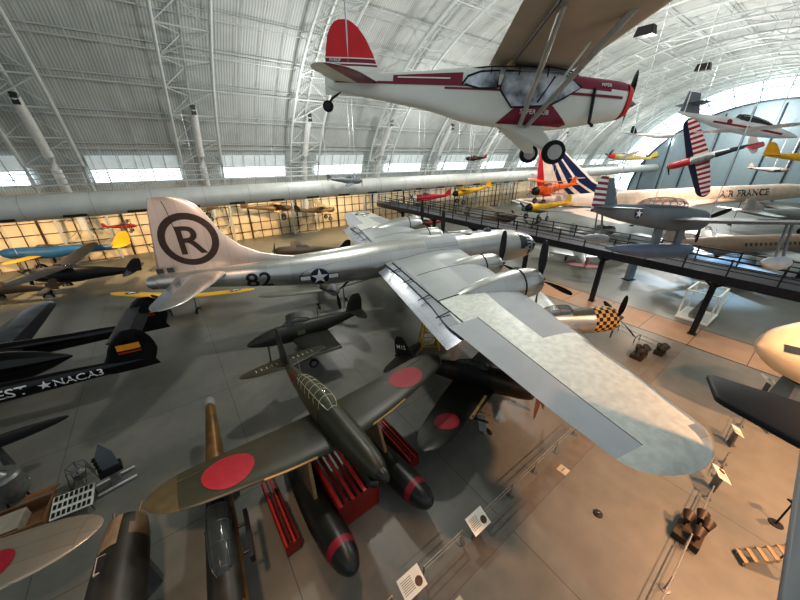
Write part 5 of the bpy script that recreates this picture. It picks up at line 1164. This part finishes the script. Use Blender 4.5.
MB().box((.2, -.9, .12), (.5, .3, .12)).build('wing_fitting', GBLK, t); cable(t, (.6, .1, .05))
# loudspeakers under the roof
for (p, s_, lb) in (((27.9, 44.8, 25.6), 1.3, 'black loudspeaker box hanging under the roof right of the white light plane'), ((59., 73.8, 28.3), 1.6, 'black loudspeaker box hanging under the roof farther down the hall')):
    t = empty('hanging_loudspeaker', lb, 'loudspeaker', p, HA); MB().box((0, 0, 0), (s_ * .9, s_ * 1.5, s_ * .7), top=.8).build('speaker_box', BLACK, t); cable(t, (0, 0, .3 * s_))
    MB().box((-s_ * .42, 0, -.05), (.06, s_ * 1.2, s_ * .45)).build('speaker_grille', DARKM, t)
# ------------------------------------------------------------------ lamps of the hall
def spot(u, v, z, tu, tv, tz, power, col, ang=60, r=.35, blend=.7):
    l = bpy.data.lights.new('lamp', 'SPOT'); l.energy = power; l.color = col; l.spot_size = math.radians(ang); l.spot_blend = blend; l.shadow_soft_size = r
    o = bpy.data.objects.new('lamp', l); COL.objects.link(o); a = HP(u, v, z); b = HP(tu, tv, tz); o.location = a
    o.rotation_euler = (b - a).to_track_quat('-Z', 'Y').to_euler()
def point(u, v, z, power, col, r=.5):
    l = bpy.data.lights.new('lamp', 'POINT'); l.energy = power; l.color = col; l.shadow_soft_size = r
    o = bpy.data.objects.new('lamp', l); COL.objects.link(o); o.location = HP(u, v, z)
WARM = (1, .5, .24); NEUT = (1, .97, .92); BLUE = (.4, .65, 1)
for u in range(10, 150, 22):
    point(u, 20, 22, 5200, NEUT, .6)
    point(u + 8, 42, 17, 2400, NEUT, .6)
spot(19, -6, 15, 19, -3.5, 0, 11000, WARM, 80)
spot(12.5, -9, 15, 14, -3, 0, 15000, WARM, 85)
for v in (-1, 6.8, 14.5): spot(30.6, v, 4.6, 30.4, v, 0, 900, (1, .62, .38), 110, .2)
spot(3.5, 8, 14, 1, 4.2, 0, 900, WARM, 28)
for u in (-24, -12, 0, 12, 26): spot(u, 46, 8., u, 51, 0, 4200, (1, .68, .36), 140)
spot(-1, 12, 15, 1, 23.4, 8.2, 3800, (1, .62, .42), 36)
spot(44, 3, 14, 44, 6, 0, 22000, BLUE, 50)
spot(70, 4, 16, 76, 16, 7, 14000, (1, .68, .5), 75)
spot(-2, 3, 14, -2, 8.3, 0, 3000, (1, .62, .38), 40)
